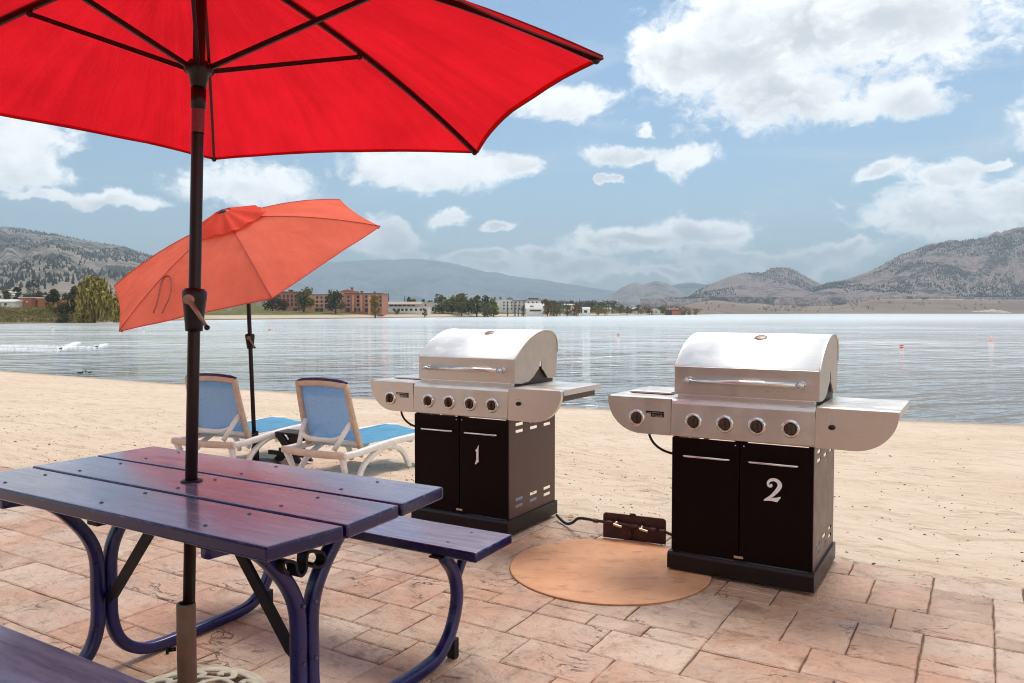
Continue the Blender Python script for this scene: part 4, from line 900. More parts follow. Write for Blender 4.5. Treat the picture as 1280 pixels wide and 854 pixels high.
def tree(name, label, px, ybase, ytop, wpx, kind, Y, shape='round', group=None, cat='tree', nl=None):
    rn = random.Random(int(px * 31 + ytop * 7)); b = pt_land(px, Y); ztop = CH + (HZ - ytop) / F * Y
    H = max(.6, ztop - b.z); Wd = wpx / F * Y
    T = thing(name, label, cat, b, 0, group)
    cr = MB(); tr = MB(); leaf = max(.02, min(H, Wd * 1.4) * .062)
    if shape in ('round', 'spread'):
        h0 = .06 if shape == 'round' else .02
        clumps = []
        for i in range(max(9, int(20 * min(2.2, max(1, Wd / H))))):
            a = rn.random() * 6.28; k = rn.random() ** .5; zf = rn.uniform(h0 + .14, .90)
            env = math.sin(math.pi * min(1, max(0.05, (zf - h0 + .12) / (1.12 - h0)))) ** .6
            clumps.append(Vector((k * math.cos(a) * Wd * .37 * env, k * math.sin(a) * Wd * .37 * env, H * zf)))
        for c in clumps:
            rad = rn.uniform(.16, .27) * min(H, Wd)
            for _ in range((nl or 46)):
                v = Vector((rn.gauss(0, 1), rn.gauss(0, 1), rn.gauss(0, 1))).normalized() * rad * rn.uniform(.45, 1.08); v.z *= .8
                q = c + v
                if q.z > 0.02 * H: quad(cr, q, leaf, rn)
        tops = rn.sample(clumps, min(5, len(clumps)))
    elif shape == 'conifer':
        for i in range(nl or 420):
            zf = rn.uniform(.08, 1.); w = Wd * .5 * (1 - zf) ** .8 * rn.uniform(.25, 1.) * (.75 + .25 * math.sin(zf * 40)); a = rn.random() * 6.28
            quad(cr, Vector((w * math.cos(a), w * math.sin(a), H * zf)), leaf * 1.1, rn, .6)
        tops = [Vector((0, 0, H * .95))]
    elif shape == 'column':
        for i in range(nl or 520):
            zf = rn.uniform(.04, 1.); w = Wd * .5 * math.sin(math.pi * min(1, .18 + zf * .80)) ** .6 * rn.uniform(.3, 1.08); a = rn.random() * 6.28
            quad(cr, Vector((w * math.cos(a), w * math.sin(a), H * zf)), leaf * 1.1, rn, .6)
        tops = [Vector((0, 0, H * .8))]
    elif shape == 'willow':
        tops = []
        for i in range(26):
            a = rn.random() * 6.28; k = rn.random() ** .6; zf = 1 - .62 * k ** 1.5 * rn.uniform(.6, 1.); c = Vector((k * math.cos(a) * Wd * .43, k * math.sin(a) * Wd * .43, H * zf * .93)); tops.append(c)
            for _ in range(26): quad(cr, c + Vector((rn.gauss(0, .055), rn.gauss(0, .055), rn.gauss(0, .035))) * H, leaf * .8, rn)
            for s_ in range(15):
                o_ = c + Vector((rn.gauss(0, .06) * H, rn.gauss(0, .06) * H, 0)); ln = o_.z * rn.uniform(.35, .96); st = int(ln / (leaf * 1.1)); dr = Vector((rn.gauss(0, .04), rn.gauss(0, .04), 0))
                for z in range(st):
                    c_ = o_ + dr * z * leaf + Vector((rn.gauss(0, .010), rn.gauss(0, .010), 0)) * H - Vector((0, 0, z * leaf * 1.1)); w = leaf * rn.uniform(.22, .42); a2 = rn.random() * 6.28
                    cr.add([c_ + Vector((w * math.cos(a2), w * math.sin(a2), 0)), c_ + Vector((0, 0, -leaf * .9)), c_ - Vector((w * math.cos(a2), w * math.sin(a2), 0)), c_ + Vector((0, 0, leaf * .9))], [(0, 1, 2, 3)])
        tops = rn.sample(tops, 6)
    r0 = H * .026
    tr.tube([(0, 0, -.3), (rn.uniform(-.02, .02) * H, 0, H * .25), (rn.uniform(-.03, .03) * H, rn.uniform(-.03, .03) * H, H * .55)], [r0 * 1.3, r0, r0 * .5], 7)
    for q in tops: tr.tube([(0, 0, H * .22), (q.x * .5, q.y * .5, H * .22 + (q.z - H * .22) * .6), q], [r0 * .6, r0 * .4, r0 * .12], 5)
    cr.build('crown', LM[kind], T, recalc=False); tr.build('trunk', M['bark'], T)
    return T
G_L = 'trees of the near left bank'; G_H = 'trees in front of the brick hotel'; G_M = 'round trees on the far beach'; G_R = 'small trees along the low far shore'
tree('willow_tree', 'tall golden-green weeping willow on the left bank, its crown clear of the orange parasol', 118, 402, 344, 50, 'willow', 186, 'willow', G_L)
tree('willow_tree', 'lower weeping willow at the water, half hidden by the edge of the orange parasol', 152, 403, 366, 34, 'willow', 184, 'willow', G_L)
tree('broadleaf_tree', 'dark olive rounded tree just left of the tall willow', 85, 399, 368, 30, 'dark', 190, 'round', G_L)
tree('broadleaf_tree', 'dark broad tree rising behind the orange brick house, beside its right end', 68, 390, 361, 20, 'dark', 225, 'round', G_L)
tree('broadleaf_tree', 'dark tree seen over the left shoulder of the tall willow', 98, 398, 358, 24, 'dark', 215, 'round', G_L)
tree('shrub', 'yellow-green shrub on the bank below the orange brick house', 62, 399, 381, 20, 'green', 194, 'round', G_L, 'shrub')
tree('shrub', 'low olive shrub at the foot of the tall willow', 106, 402, 384, 24, 'willow', 182, 'round', G_L, 'shrub')
tree('shrub', 'low scrubby shrub at the far left edge of the bank', 8, 401, 388, 34, 'olive', 184, 'spread', G_L, 'shrub')
tree('shrub', 'low scrubby shrub on the bank between the white house and the orange brick house', 30, 401, 390, 30, 'olive', 182, 'spread', G_L, 'shrub')
tree('shrub', 'low dark scrub beside the pale boat landing under the dark olive tree', 78, 402, 393, 18, 'dark', 181, 'spread', G_L, 'shrub')
tree('shrub', 'yellowish scrub directly in front of the orange brick house', 48, 400, 387, 22, 'green', 187, 'spread', G_L, 'shrub')
for i, (x, yt, lb) in enumerate([(37, 351.5, 'left poplar of the dark row of three above the orange brick house'), (43, 350, 'middle poplar of the dark row of three above the orange brick house'), (49, 350.5, 'right poplar of the dark row of three above the orange brick house')]):
    tree('poplar_tree', lb, x, 378, yt, 7.5, 'pine', 330, 'column', 'dark poplars')
tree('broadleaf_tree', 'small dark tree behind the white houses at the far left', 22, 385, 357, 11, 'dark', 300, 'round', G_L)
tree('broadleaf_tree', 'small dark bush-like tree above the roof of the orange brick house', 50, 386, 366, 12, 'dark', 262, 'round', G_L)
tree('broadleaf_tree', 'low dark tree over the leftmost white roof', 9, 385, 362, 12, 'olive', 300, 'round', G_L)
# hotel front
for (x, yt, w, k, Y, lb) in [(341, 366, 26, 'dark', 322, 'dark tree against the left end of the brick hotel, beside the orange parasol'), (380, 359.5, 27, 'olive', 318, 'largest olive-green round tree in front of the brick hotel'),
                       (420, 364.5, 26, 'dark', 320, 'dark grey-green round tree in front of the hotel gable'), (469, 368, 15, 'gold', 322, 'golden autumn tree at the right end of the brick hotel'), (355, 374, 14, 'rust', 325, 'small russet tree between the two large trees left of the hotel')]:
    tree('broadleaf_tree', lb, x, 390, yt, w, k, Y, 'round', G_H)
for (x, yt, w, Y, lb) in [(479.5, 368.5, 6, 430, 'left dark conifer of the pair beyond the right end of the hotel'), (486, 366.5, 6, 430, 'right dark conifer of the pair beyond the right end of the hotel'), (506, 370, 6, 440, 'thin dark conifer over the roof of the low restaurant')]:
    tree('conifer_tree', lb, x, 385, yt, w, 'pine', Y, 'conifer', 'far conifers', nl=260)
for (x, yt, w, k, Y, lb) in [(512, 371, 10, 'dark', 430, 'dark round tree behind the restaurant roof'), (518, 373, 9, 'gold', 415, 'small golden tree over the restaurant roof'), (530, 372.5, 9, 'dark', 450, 'dark tree right of the restaurant roof'), (538, 374, 8, 'dark', 470, 'small dark tree above the white block beside the restaurant'),
                      (496, 386, 7, 'olive', 366, 'clipped shrub on the lawn before the restaurant'), (531, 385, 7, 'dark', 372, 'dark clipped bush at the right end of the restaurant')]:
    tree('broadleaf_tree', lb, x, 390, yt, w, k, Y, 'round', 'trees about the restaurant', nl=26)
for (x, yt, w, k, Y, lb) in [(552, 368, 22, 'olive', 408, 'leftmost round tree of the grove right of the restaurant'), (565, 369, 19, 'olive', 412, 'second round tree from the left of the grove right of the restaurant'), (577, 366, 26, 'olive', 408, 'broad round tree in the middle of the grove'),
                      (596, 365, 18, 'olive', 412, 'tallest tree of the grove on the far beach'), (586, 375, 18, 'dark', 420, 'dark shaded tree low in the middle of the grove'), (609, 369.5, 18, 'dark', 418, 'dark tree at the back right of the grove'), (617, 371.5, 16, 'green', 410, 'bright yellow-green tree at the right end of the grove'), (606, 375.5, 17, 'grey', 400, 'pale grey-green tree in front of the right end of the grove')]:
    tree('broadleaf_tree', lb, x, 391, yt, w, k, Y, 'round', G_M)
for (x, yt, w, k, sh, Y, lb) in [(634.5, 377, 5, 'pine', 'conifer', 440, 'first dark conifer before the white apartments, from the left'), (643.5, 378, 6, 'pine', 'conifer', 440, 'second dark conifer before the white apartments, from the left'), (648, 380, 4, 'pine', 'conifer', 440, 'third dark conifer before the white apartments, from the left'), (654, 380, 7, 'dark', 'round', 440, 'dark shrub left of the white steep-roofed house'),
        (684, 373, 16, 'rust', 'round', 452, 'russet tree right of the white steep-roofed house'), (692, 375, 13, 'rust', 'round', 470, 'second russet tree, behind and right of the first'), (696, 381, 13, 'olive', 'round', 455, 'low olive bush before the second russet tree'), (709, 379.5, 13, 'olive', 'round', 470, 'olive tree left of the small house with a pale roof'), (720, 376, 13, 'rust', 'round', 480, 'brown tree in front of the small dark-windowed hut'), (714, 375, 8, 'dark', 'round', 560, 'dark tree behind the small house with a pale roof'),
        (724, 374, 5, 'pine', 'conifer', 560, 'thin conifer right of the brown tree'), (738, 377, 14, 'dark', 'round', 600, 'broad dark tree behind the small white hut'), (752, 378, 14, 'dark', 'round', 620, 'dark tree at the foot of the grey rock hill'), (756, 384, 12, 'gold', 'round', 560, 'golden bush at the water right of the small white hut'), (748, 386, 8, 'gold', 'round', 555, 'tiny golden bush just right of the small white hut'),
        (766, 375.5, 7, 'pine', 'column', 600, 'dark slender poplar standing alone on the low far shore'), (758, 378.5, 6, 'pine', 'conifer', 650, 'small dark conifer left of the slender poplar'), (776, 381, 13, 'olive', 'round', 610, 'olive tree right of the slender poplar'), (784, 383, 9, 'olive', 'round', 615, 'smaller olive tree, second right of the slender poplar'), (797, 381, 9, 'rust', 'round', 640, 'brown tree above the small grey shore house'), (801, 386, 7, 'green', 'round', 630, 'green bush before the brown tree'),
        (812, 383, 10, 'rust', 'round', 660, 'rounded russet tree left of the small gabled house'), (819, 385.5, 7, 'dark', 'round', 680, 'dark bush over the small gabled house'), (828.5, 382, 9, 'olive', 'round', 670, 'olive tree left of the red-roofed house'), (846, 382.5, 3, 'pine', 'conifer', 720, 'thin conifer above the red-roofed house'), (853, 383.5, 12, 'olive', 'round', 690, 'olive clump right of the red-roofed house'), (862, 385, 7, 'gold', 'round', 700, 'golden bush near the tip of the low shore'), (870, 385, 9, 'gold', 'round', 705, 'last golden bush at the tip of the low shore')]:
    tree('broadleaf_tree' if sh == 'round' else 'poplar_tree' if sh == 'column' else 'conifer_tree', lb, x, 391, yt, w, k, Y, sh, G_R, nl=(22 if sh == 'round' else 200))
# dark tree belt far behind the village reads as one mass
rn = random.Random(9); mb = MB()
for i in range(150):
    px = rn.uniform(628, 770); Y = rn.uniform(640, 760); b = pt_land(px, Y); zt = CH + (HZ - rn.uniform(375.5, 379)) / F * Y; h = zt - b.z
    for _ in range(34): quad(mb, Vector((b.x + rn.gauss(0, 1.9), Y + rn.gauss(0, 2), b.z + h * rn.uniform(.1, 1.0) ** .7)), .75, rn)
for i in range(70):
    px = rn.uniform(-40, 120); Y = rn.uniform(330, 420); b = pt_land(px, Y); h = rn.uniform(2, 4.5)
    for _ in range(30): quad(mb, Vector((b.x + rn.gauss(0, 1.4), Y + rn.gauss(0, 1.4), b.z + h * rn.uniform(.1, 1.0) ** .7)), .5, rn)
tag(mb.build('tree_belt', LM['dark'], recalc=False), 'dark tree belt behind the far shore houses', None, None, 'stuff')
for kind_, seed_ in (('olive', 41), ('rust', 42), ('dark', 43), ('green', 44)):
    rn = random.Random(seed_); mb = MB()
    for i in range(34):
        px = rn.uniform(672, 880) if i < 26 else rn.uniform(478, 680); Y = shore_d(px) * (rn.uniform(1.03, 1.12) if i < 26 else rn.uniform(1.2, 1.4)); b = pt_land(px, Y); zt = CH + (HZ - rn.uniform(380.5, 386.5)) / F * Y; h = max(1.2, zt - b.z)
        for _ in range(60):
            v_ = Vector((rn.gauss(0, 1), rn.gauss(0, 1), rn.gauss(0, 1))).normalized() * rn.random() ** .4
            quad(mb, Vector((b.x + v_.x * h * .55, Y + v_.y * h * .5, b.z + h * (.52 + .46 * v_.z))), h * .09, rn)
    tag(mb.build('shore_bushes', LM[kind_], recalc=False), 'low mixed bushes crowded along the far shore', None, None, 'stuff')
rn = random.Random(19); mb = MB()
for i in range(1900):   # rough grass and scrub of the left bank
    px = rn.uniform(-90, 165); r = 1.008 + .2 * rn.random() ** 1.6; Y = shore_d(px) * r; b = pt_land(px, Y); h = rn.uniform(.25, 1.5)
    for _ in range(9): quad(mb, b + Vector((rn.gauss(0, .45), rn.gauss(0, .45), h * rn.random())), .2, rn)
tag(mb.build('bank_grass', LM['scrub'], recalc=False), 'rough grass and scrub on the left bank', None, None, 'stuff')
rn = random.Random(29); mb = MB()
for i in range(260):
    px = rn.choice([rn.uniform(955, 1010), rn.uniform(1060, 1330), rn.uniform(880, 1300)]); r = rn.uniform(1.03, 1.9); Y = shore_d(px) * r; b = pt_land(px, Y); h = rn.uniform(3, 8)
    for _ in range(14): quad(mb, b + Vector((rn.gauss(0, h * .2), rn.gauss(0, h * .2), h * rn.random() * .8)), h * .16, rn)
tag(mb.build('shore_scrub', LM['dark'], recalc=False), 'sparse dark scrub on the brown terrace', None, None, 'stuff')

# ---------------------------------------------------------------- buildings of the far shore
BM = {k: simple('wall_' + k, c, .85, 0., .10, .6) for k, c in dict(brick=(.40, .155, .095), orange=(.60, .29, .16), white=(.72, .68, .62), cream=(.58, .48, .38), grey=(.42, .39, .36), redbrick=(.44, .15, .075), dark=(.05, .035, .03), tan=(.42, .33, .26), roofdark=(.10, .075, .07), roofred=(.28, .07, .05), roofpale=(.66, .61, .56), lodge=(.22, .135, .105)).items()}
t = NT('dark_window_glass'); M['win'] = t.bsdf(Base_Color=(.018, .018, .022), Roughness=.12, Specular_IOR_Level=.6)
def building(name, label, px0, px1, Y, blocks, windows, group=None, cat='building', yaw=0.):
    # blocks: (px0,px1,ytop,ybase,depth,wall,roof kind,roof mat) ; windows: (px0,px1,ytop,ybot,mat)
    pc_ = (px0 + px1) / 2; b = pt_land(pc_, Y)
    B = thing(name, label, cat, b, yaw, group); k = Y / F
    for (a, c, yt, yb, dep, wm, rk, rm) in blocks:
        x0, x1 = (a - pc_) * k, (c - pc_) * k; z1 = CH + (HZ - yt) * k - b.z; z0 = CH + (HZ - yb) * k - b.z
        if yb >= 388: z0 = -1.5
        off = dep[1] if isinstance(dep, tuple) else 0.; dp = dep[0] if isinstance(dep, tuple) else dep
        mb = MB(); mb.box(x0, x1, off, off + dp, z0, z1); mb.build('wall', BM[wm], B)
        mb = MB(); rh = (x1 - x0)
        if rk == 'flat': mb.box(x0 - .25, x1 + .25, off - .3, off + dp + .3, z1 + .003, z1 + .003 + .9 * k * 1.0)
        elif rk == 'gable_x': hgt = rm[1] * k; mb.prism([(off - .5, z1), (off + dp / 2, z1 + hgt), (off + dp + .5, z1)], x0 - .3, x1 + .3, 'x')
        elif rk == 'gable_y': hgt = rm[1] * k; mb.prism([(x0 - .3, z1), ((x0 + x1) / 2, z1 + hgt), (x1 + .3, z1)], off - .4, off + dp + .4, 'y')
        elif rk == 'hip':
            hgt = rm[1] * k; i_ = min((x1 - x0), dp) * .48
            v_ = [(x0 - .3, off - .4, z1), (x1 + .3, off - .4, z1), (x1 + .3, off + dp + .4, z1), (x0 - .3, off + dp + .4, z1), (x0 + i_, off + dp / 2, z1 + hgt), (x1 - i_, off + dp / 2, z1 + hgt)]
            mb.add(v_, [(0, 1, 5, 4), (1, 2, 5), (2, 3, 4, 5), (3, 0, 4), (3, 2, 1, 0)])
        if rk: mb.build('roof', BM[rm if isinstance(rm, str) else rm[0]], B)
    proto = {}
    for (a, c, yt, yb, m, off) in windows:
        key = (round(c - a, 2), round(yb - yt, 2), m)
        x0, x1 = (a - pc_) * k, (c - pc_) * k; zc = CH + (HZ - yb) * k - b.z
        if key not in proto:
            mb = MB(); mb.box(0, x1 - x0, -.06, .12, 0, (yb - yt) * k); o = mb.build('window' if m == 'win' else 'wall_bay' if m in ('brick', 'orange', 'cream') else 'arch_opening' if m == 'dark' else 'balcony', M['win'] if m == 'win' else BM[m], B); proto[key] = o
        else: o = proto[key].copy(); COL.objects.link(o); o.parent = B
        o.location = (x0, off, zc)
    return B
win = []
for fl_ in range(3):
    yt = 369.6 + fl_ * 5.0
    for x in (434.5, 446.5, 457.0, 464.5, 474.5): win.append((x, x + 2.6, yt, yt + 3.6, 'win', -.0))
    for x in (395.5, 401, 406.5): win.append((x, x + 2.4, yt + 1., yt + 4.2, 'win', -.0))
    for x in (354, 359, 364, 369): win.append((x, x + 2.4, yt - 1., yt + 2.6, 'win', 0.))
    for x in (433.5, 445.5, 456): win.append((x, x + 4.8, yt + 3.9, yt + 4.6, 'white' if fl_ == 9 else 'cream', -.25))
    win.append((393.5, 410, yt + 4.4, yt + 5.0, 'cream', -.2)) if fl_ < 2 else None
for x in (440.5, 450.8, 460.8, 470.5): win.append((x, x + 2.4, 369., 389.5, 'orange', -.3))
for x in (367, 394, 399.5, 433, 441, 448.5, 456.5, 463.5, 471): win.append((x, x + 4.6, 385.4, 389.6, 'dark', -.12))
building('brick_hotel', 'four-storey brick hotel with balconies and a gabled top behind the lawn', 345, 478, 345,
    [(343, 373, 365.5, 390, 14, 'brick', 'flat', 'roofdark'), (373, 431, 368.8, 390, (14, 3), 'orange', 'flat', 'roofdark'), (431, 478, 367.6, 390, (16, 0), 'brick', 'flat', 'roofdark'), (424, 443, 364.2, 370, (9, 2.5), 'orange', 'gable_y', ('brick', 2.6)), (437.2, 439.2, 360.2, 366, (1.5, 3), 'brick', 'flat', 'roofdark'), (448, 450, 364.6, 368, (1.5, 6), 'brick', 'flat', 'roofdark'), (464.5, 466, 365.2, 368, (1.5, 6), 'brick', 'flat', 'roofdark'), (460.5, 463.5, 373, 389.5, (1.2, -1.0), 'orange', 'flat', 'cream'), (357.5, 361, 362.8, 366, (2., 5), 'brick', 'flat', 'roofdark')], win)
win = [(x, x + 2.9, 385.9, 388.6, 'win', -1.0) for x in (491.5, 497.5, 502., 507., 513., 519., 525.)] + [(x, x + 4.4, 381.0, 382.8, 'win', -.0) for x in (487, 492.5, 498, 503.5, 509, 514.5)]
building('restaurant', 'long low two-tier restaurant with tan roof right of the hotel', 484, 536, 385, [(484, 526, 380.5, 384, (12, 0), 'tan', 'gable_x', ('tan', 3.4)), (476, 536, 384.6, 390, (14, -1.0), 'white', 'flat', 'roofpale')], win)
building('white_block', 'plain white block between the restaurant and the tree grove', 524, 546, 420, [(524, 546, 378.6, 390, 12, 'white', 'flat', 'roofpale')], [(531, 533, 380.6, 382.6, 'win', 0), (540, 542.5, 384, 389, 'win', 0)])
building('white_block', 'low white wall-like building behind the trunks of the grove', 546, 600, 440, [(546, 604, 385.2, 390.5, 10, 'white', 'flat', 'roofpale')], [(572, 583, 387, 391, 'dark', 0)])
win = []
for x in (629, 633.5, 638.5, 643.5, 648.5, 653.5, 659.5, 665, 670):
    for y in (377.2, 381.0, 385.0): win.append((x, x + 1.9, y, y + 2.1, 'win', 0.))
building('white_apartments', 'white three-storey apartments with dark turret tops', 623, 676, 480, [(622, 640, 375.4, 390, 14, 'white', None, None), (640, 658, 376.6, 390, (12, 1.5), 'white', 'flat', 'roofdark'), (658, 676, 375.6, 390, (13, 0), 'white', 'flat', 'roofdark'), (623.8, 627.2, 373.6, 376, (2, .5), 'cream', 'hip', ('roofdark', 3.)), (632.8, 641.5, 374.2, 376, (3, .5), 'cream', 'hip', ('roofdark', 2.4)), (661, 673, 373.4, 376.5, (5, 2), 'cream', 'flat', 'roofdark')], win)
building('white_house', 'white house with a big steep pale roof and a dormer', 655, 681, 458, [(657.5, 680, 386.2, 391, 11, 'white', 'gable_x', ('roofpale', 7.2))], [(662.5, 667, 382.2, 383.6, 'win', .5), (662, 676, 387.6, 389.4, 'dark', -.02)])
building('small_house', 'small house with a pale flat roof among the brown trees', 706, 720, 520, [(706, 719, 381.5, 391, 10, 'cream', 'gable_x', ('roofpale', 1.6))], [(709, 711, 384, 387, 'win', 0)])
building('small_hut', 'small white hut with dark openings on the far beach', 728, 738, 520, [(728.5, 737.5, 386, 391.6, 6, 'white', 'gable_x', ('roofpale', 2.))], [(730, 734, 388, 391, 'dark', 0)])
building('small_house', 'small grey shore house beneath the brown tree', 786, 796, 640, [(786, 796.5, 386.4, 392, 8, 'grey', 'gable_x', ('roofpale', 2.)), (789, 796, 388.8, 392, (4, -3), 'white', 'flat', 'roofdark')], [(788, 790.5, 387.2, 389, 'win', 0)])
building('small_house', 'small pale house with a steep front gable', 815, 825, 660, [(815.5, 825, 388.4, 392.4, 8, 'cream', 'gable_y', ('grey', 2.6))], [(819, 821, 389.4, 391, 'win', 0)])
building('red_roofed_house', 'low house with a dark red roof near the tip of the shore', 833, 857, 690, [(834, 848, 387.4, 392.6, 9, 'dark', 'gable_x', ('roofred', 2.2)), (840, 856, 388.8, 392.6, (9, -1), 'redbrick', 'gable_x', ('roofred', 1.8))], [(838, 841, 389, 391, 'win', 0)])
building('orange_brick_house', 'flat-roofed orange brick house on the left bank', 24, 66, 232, [(25, 39, 372.4, 386, 9, 'redbrick', 'flat', 'roofpale'), (39, 48, 374.6, 386, (6, 3), 'redbrick', 'flat', 'roofpale'), (47, 66, 373.2, 386, (9, .5), 'redbrick', 'flat', 'roofpale')], [(41, 46.5, 377, 384.4, 'dark', 3.), (33.3, 35.3, 376.3, 378.2, 'white', 0.), (58, 61, 376, 379, 'win', .5)])
building('white_house', 'white bungalow with a wide pale roof at the far left edge', -14, 20, 228, [(-14, 18, 377.2, 387, 10, 'white', 'gable_x', ('roofpale', 3.2)), (16, 26, 376.6, 380, (6, 5), 'roofpale', 'flat', 'roofpale')], [(-6, 2, 379, 383.6, 'tan', 0.), (6, 9, 379, 381.6, 'win', 0.), (17.6, 22, 380.4, 384.2, 'dark', 4.8)])
building('white_house', 'upper white house with stacked roofs behind the bungalow', -8, 9, 300, [(-8, 9, 368.6, 380, 10, 'white', 'hip', ('roofpale', 2.4)), (-4, 6, 365.4, 369, (6, 2), 'cream', 'hip', ('roofpale', 1.8))], [(0, 2.6, 370.6, 373, 'win', 0.)])
building('flat_roofed_house', 'pale flat-roofed house peeking over the orange brick house', 52, 70, 300, [(52, 64, 369.8, 380, 9, 'white', 'flat', 'roofpale'), (63, 79, 371.6, 380, (8, 12), 'cream', 'flat', 'roofpale')], [(55, 57, 371, 373, 'win', 0.)])
for (a, c, yt, yb, Y, wm, rk, rm, lb) in [(604, 622, 381.5, 391, 450, 'cream', 'gable_x', ('roofpale', 2.4), 'low cream house behind the bright yellow-green tree'), (687, 694, 384.5, 391, 480, 'cream', 'gable_y', ('roofdark', 2.), 'tiny cream house between the two russet trees'), (755, 764, 386.2, 391.6, 600, 'white', 'gable_x', ('roofpale', 1.6), 'tiny white house left of the slender poplar'), (775, 783, 386.6, 391.8, 650, 'tan', 'gable_x', ('roofred', 1.6), 'tiny tan house half hidden right of the slender poplar'), (801, 810, 387.4, 392, 680, 'white', 'gable_y', ('roofdark', 1.8), 'tiny white house left of the pale gabled house'), (548, 572, 379.5, 388, 520, 'white', 'flat', 'roofdark', 'white building glimpsed over the left trees of the grove')]:
    building('small_house', lb, a, c, Y, [(a, c, yt, yb, 8, wm, rk, rm)], [(a + (c - a) * .25, a + (c - a) * .45, yt + 1.4, yt + 3.2, 'win', 0), (a + (c - a) * .6, a + (c - a) * .8, yt + 1.4, yt + 3.2, 'win', 0)])
# white lifeguard box on the lawn under the orange parasol
building('lifeguard_box', 'small white box standing on the lawn under the orange parasol', 283, 288, 308, [(283.5, 288, 387.2, 392, 1.2, 'white', 'flat', 'roofpale')], [(284.5, 287, 388.6, 389.6, 'grey', 0)], None, 'kiosk')
# pale eroded bluff on the right shore
t = NT('pale_rock'); p = t.pos(); M['palerock'] = t.bsdf(Base_Color=t.mix(t.mapr(t.noise(p, .12, 6., .7), .35, .65), (.62, .52, .42), (.42, .33, .25)), Roughness=.9)
b = pt_land(1240, shore_d(1240) * 1.012); rk = thing('pale_outcrop', 'pale bare rock outcrop at the waterline on the right shore', 'rock', b)
mb = MB(); vs = []; nn = 40
for j in range(7):
    for i in range(nn):
        a = i / (nn - 1); x = (a - .5) * 70; hh = 7.5 * math.sin(math.pi * a) ** .6 * (.6 + .5 * abs(mnoise.noise(Vector((a * 6, j * .3, 2))))); vs.append((x, j * 3.0 - 3, -1 + hh * sstep(0, 4, j) * (1 - .2 * sstep(4, 6, j)) + .5 * mnoise.noise(Vector((a * 20, j, 0)))))
mb.add(vs, [(j * nn + i, j * nn + i + 1, (j + 1) * nn + i + 1, (j + 1) * nn + i) for j in range(6) for i in range(nn - 1)], True); mb.build('rock_face', M['palerock'], rk)

# ---------------------------------------------------------------- buoys, water birds
M['buoy'] = simple('orange_buoy', (.80, .10, .045), .4, 0., .1, 6.); M['buoyp'] = simple('faded_buoy', (.80, .42, .34), .45, 0., .1, 6.); M['buoyw'] = simple('white_buoy', (.78, .74, .68), .45, 0., .1, 6.)
for (px, py, wpx, m, lb) in [(773, 418.5, 4.4, 'buoy', 'orange-red buoy floating between the two grill lids'), (1127, 432, 6.0, 'buoy', 'orange buoy on the rippled water just right of the grill numbered 2'), (1239, 423.5, 7., 'buoyp', 'faded orange and white buoy nearest the right edge'), (337, 412, 3.4, 'buoy', 'small orange buoy right of the orange parasol pole'), (580.5, 411.5, 3.4, 'buoyp', 'pale pink buoy just over the lid of the grill numbered 1'), (66, 409, 4.2, 'buoyw', 'white buoy before the left bank'), (179.5, 411, 3.4, 'buoyp', 'pale pink buoy under the left tip of the orange parasol')]:
    p = at(px, py + wpx * .45, ZW); r = wpx * .43 / F * p.y
    B = thing('buoy', lb, 'buoy', p, 0, 'buoys on the lake')
    mb = MB(); mb.ball((0, 0, r * .62), (r, r, r), 16, 12); mb.build('float', M[m], B)
    mb = MB(); mb.tube([(0, 0, r * 1.55), (0, 0, r * 1.9)], r * .22, 8); mb.lathe([(r * .98, r * .42), (r * 1.03, r * .55), (r * 1.03, r * .72), (r * .98, r * .85)], 16); mb.build('band', M['buoyw'] if m != 'buoyw' else BM['grey'], B)
M['duckdark'] = simple('dark_feathers', (.045, .032, .024), .8, 0., .4, 12.); M['foam'] = simple('foam', (.85, .86, .86), .6, 0., .05, 4.)
def duck(px, py, size, rz, lb):
    p = at(px, py, ZW); D_ = thing('duck', lb, 'duck', p, rz, 'ducks on the lake'); k = size
    path = [(-.52, .10, .03), (-.42, .13, .07), (-.28, .12, .13), (-.05, .11, .17), (.15, .12, .15), (.24, .16, .10), (.27, .24, .062), (.29, .32, .055), (.33, .365, .070), (.38, .365, .058), (.42, .35, .026), (.50, .335, .018)]
    mb = MB(); P_ = spline([(x, z, r) for x, z, r in path], 3); mb.tube([(q.x * k, 0, q.y * k) for q in P_], [max(.01, q.z) * k for q in P_], 12); mb.build('body', M['duckdark'], D_)
    return D_
duck(101, 467, .27, R(5), 'brown duck close to the beach at the left'); duck(107, 464.5, .17, R(150), 'farther of two small dark ducks beside the brown duck'); duck(112.5, 466, .17, R(20), 'nearer of two small dark ducks beside the brown duck')
duck(76, 436, .28, R(8), 'dark duck splashing at the head of the longer white wake'); duck(121, 434, .30, R(8), 'dark duck splashing at the head of the shorter white wake')
def wake(pts, name='wake'):
    mb = MB(); rn = random.Random(len(pts)); vs = []
    P_ = [at(x, y, ZW) for x, y in pts]; seg = []
    for a, b in zip(P_, P_[1:]):
        n_ = max(2, int((b - a).length / .14))
        for i in range(n_): seg.append(a.lerp(b, i / n_))
    for i, q in enumerate(seg):
        for _ in range(1):
            c = q + Vector((rn.gauss(0, .10), rn.gauss(0, .12), 0)); r = rn.uniform(.02, .07)
            m_ = 7; ph = rn.random() * 6
            mb.add([(c.x + r * 3.4 * math.cos(ph + 6.283 * k / m_), c.y + r * math.sin(ph + 6.283 * k / m_), ZW + .008) for k in range(m_)] + [(c.x, c.y, ZW + .03 + r * .25)], [(k, (k + 1) % m_, m_) for k in range(m_)], True)
    return tag(mb.build(name, M['foam']), 'white foam of a wake on the water', None, None, 'stuff')
wake([(-30, 435.6), (75, 437.0)]); wake([(79, 435.5), (97, 427.5)]); wake([(-30, 431.4), (70, 433.0), (118, 434.4)]); wake([(124, 433), (131, 430)])
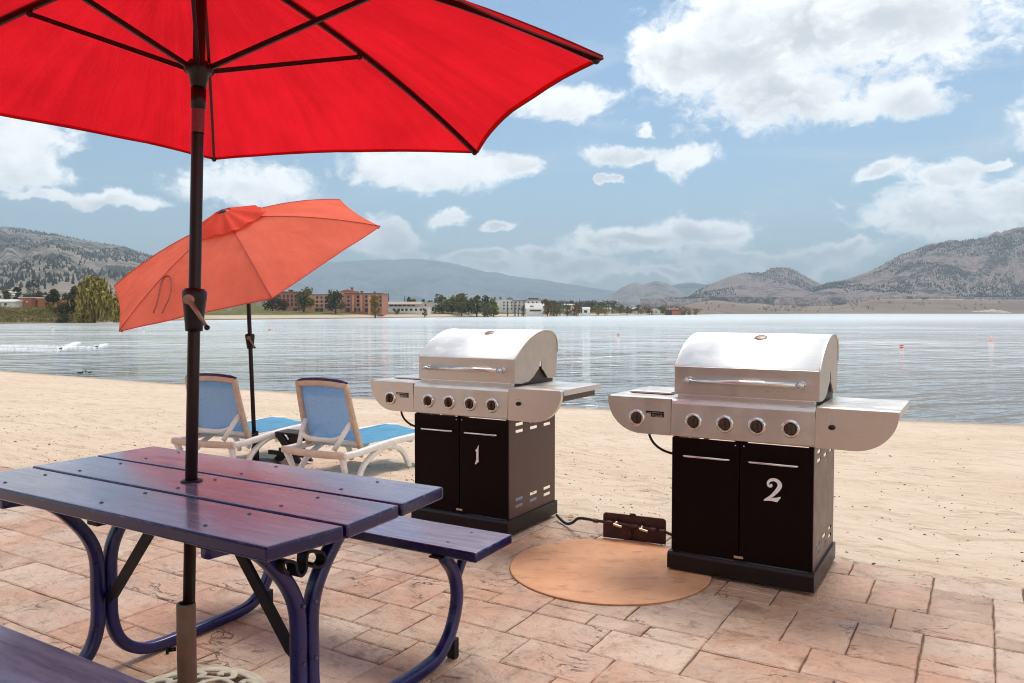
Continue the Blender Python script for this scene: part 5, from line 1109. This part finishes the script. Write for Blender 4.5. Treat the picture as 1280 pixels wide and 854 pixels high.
# ---------------------------------------------------------------- air
hz = MB(); hz.box(-11000, 11000, -300, 13200, -4.2, 860); ho = hz.build('haze', bpy.data.materials.new('air')); tag(ho, None, None, None, 'stuff')
am = ho.data.materials[0]; am.use_nodes = True; t = NT(tree=am.node_tree); t.mat = am
vol = t.n('VolumePrincipled', Color=(.70, .87, 1.0), Density=1.9e-4, Anisotropy=.1)
oo = t.t.nodes.new('ShaderNodeOutputMaterial'); t.t.links.new(vol, oo.inputs[1])

# bits of bark, twigs and pebbles on the trampled sand
rn = random.Random(77); mb = MB(); k = 0
while k < 4200:
    u = rn.uniform(-14, 8); v = patio_edge(u) + .03 + abs(rn.gauss(0, 1)) * 2.6 if rn.random() < .75 else patio_edge(u) + rn.uniform(0, 12)
    if v > water_v(u) - .6: continue
    if mnoise.noise(Vector((u * .7, v * 1.1, 3))) < rn.uniform(-.5, .35): continue
    z = sand_z(u, v); p = W(u, v, z); r = rn.uniform(.003, .009) * (1.8 if rn.random() < .06 else 1); a = rn.random() * 6.28; e = rn.uniform(1, 2.6); m_ = 5
    vs = []
    for q in range(m_):
        b_ = 6.283 * q / m_; x, y = r * e * math.cos(b_) * rn.uniform(.7, 1.1), r * math.sin(b_); vs.append((p.x + x * math.cos(a) - y * math.sin(a), p.y + x * math.sin(a) + y * math.cos(a), p.z - .002))
    mb.add(vs + [(p.x, p.y, p.z + r * .7)], [(q, (q + 1) % m_, m_) for q in range(m_)]); k += 1
t = NT('beach_litter'); isl = t.island(); M['litter'] = t.bsdf(Base_Color=t.ramp(isl, [(0, (.05, .03, .02)), (.5, (.14, .085, .05)), (.85, (.26, .18, .12)), (1, (.45, .37, .28))]), Roughness=.85)
tag(mb.build('beach_litter', M['litter'], recalc=False), 'scattered bark bits and pebbles on the sand', None, None, 'stuff')
# unseen lodge added behind the camera to darken front light and steel reflections
bh = thing('added_lodge', 'brown lodge added out of view behind the patio to darken the grill fronts', 'building', W(0, -9, 0), ANG)
mb = MB(); mb.box(-16, 16, -8, 0, -.1, 3.0); mb.build('wall', BM['lodge'], bh)
mb = MB(); mb.prism([(-8.6, 3.05), (-4, 4.6), (.9, 3.05)], -16.6, 16.6, 'x'); mb.build('roof', BM['roofdark'], bh)
for k in range(7):
    for z in (.25,):
        mb = MB(); mb.box(-14 + k * 4.2, -11.8 + k * 4.2, -.05, .04, z, z + 2.1); mb.build('window', M['win'], bh)
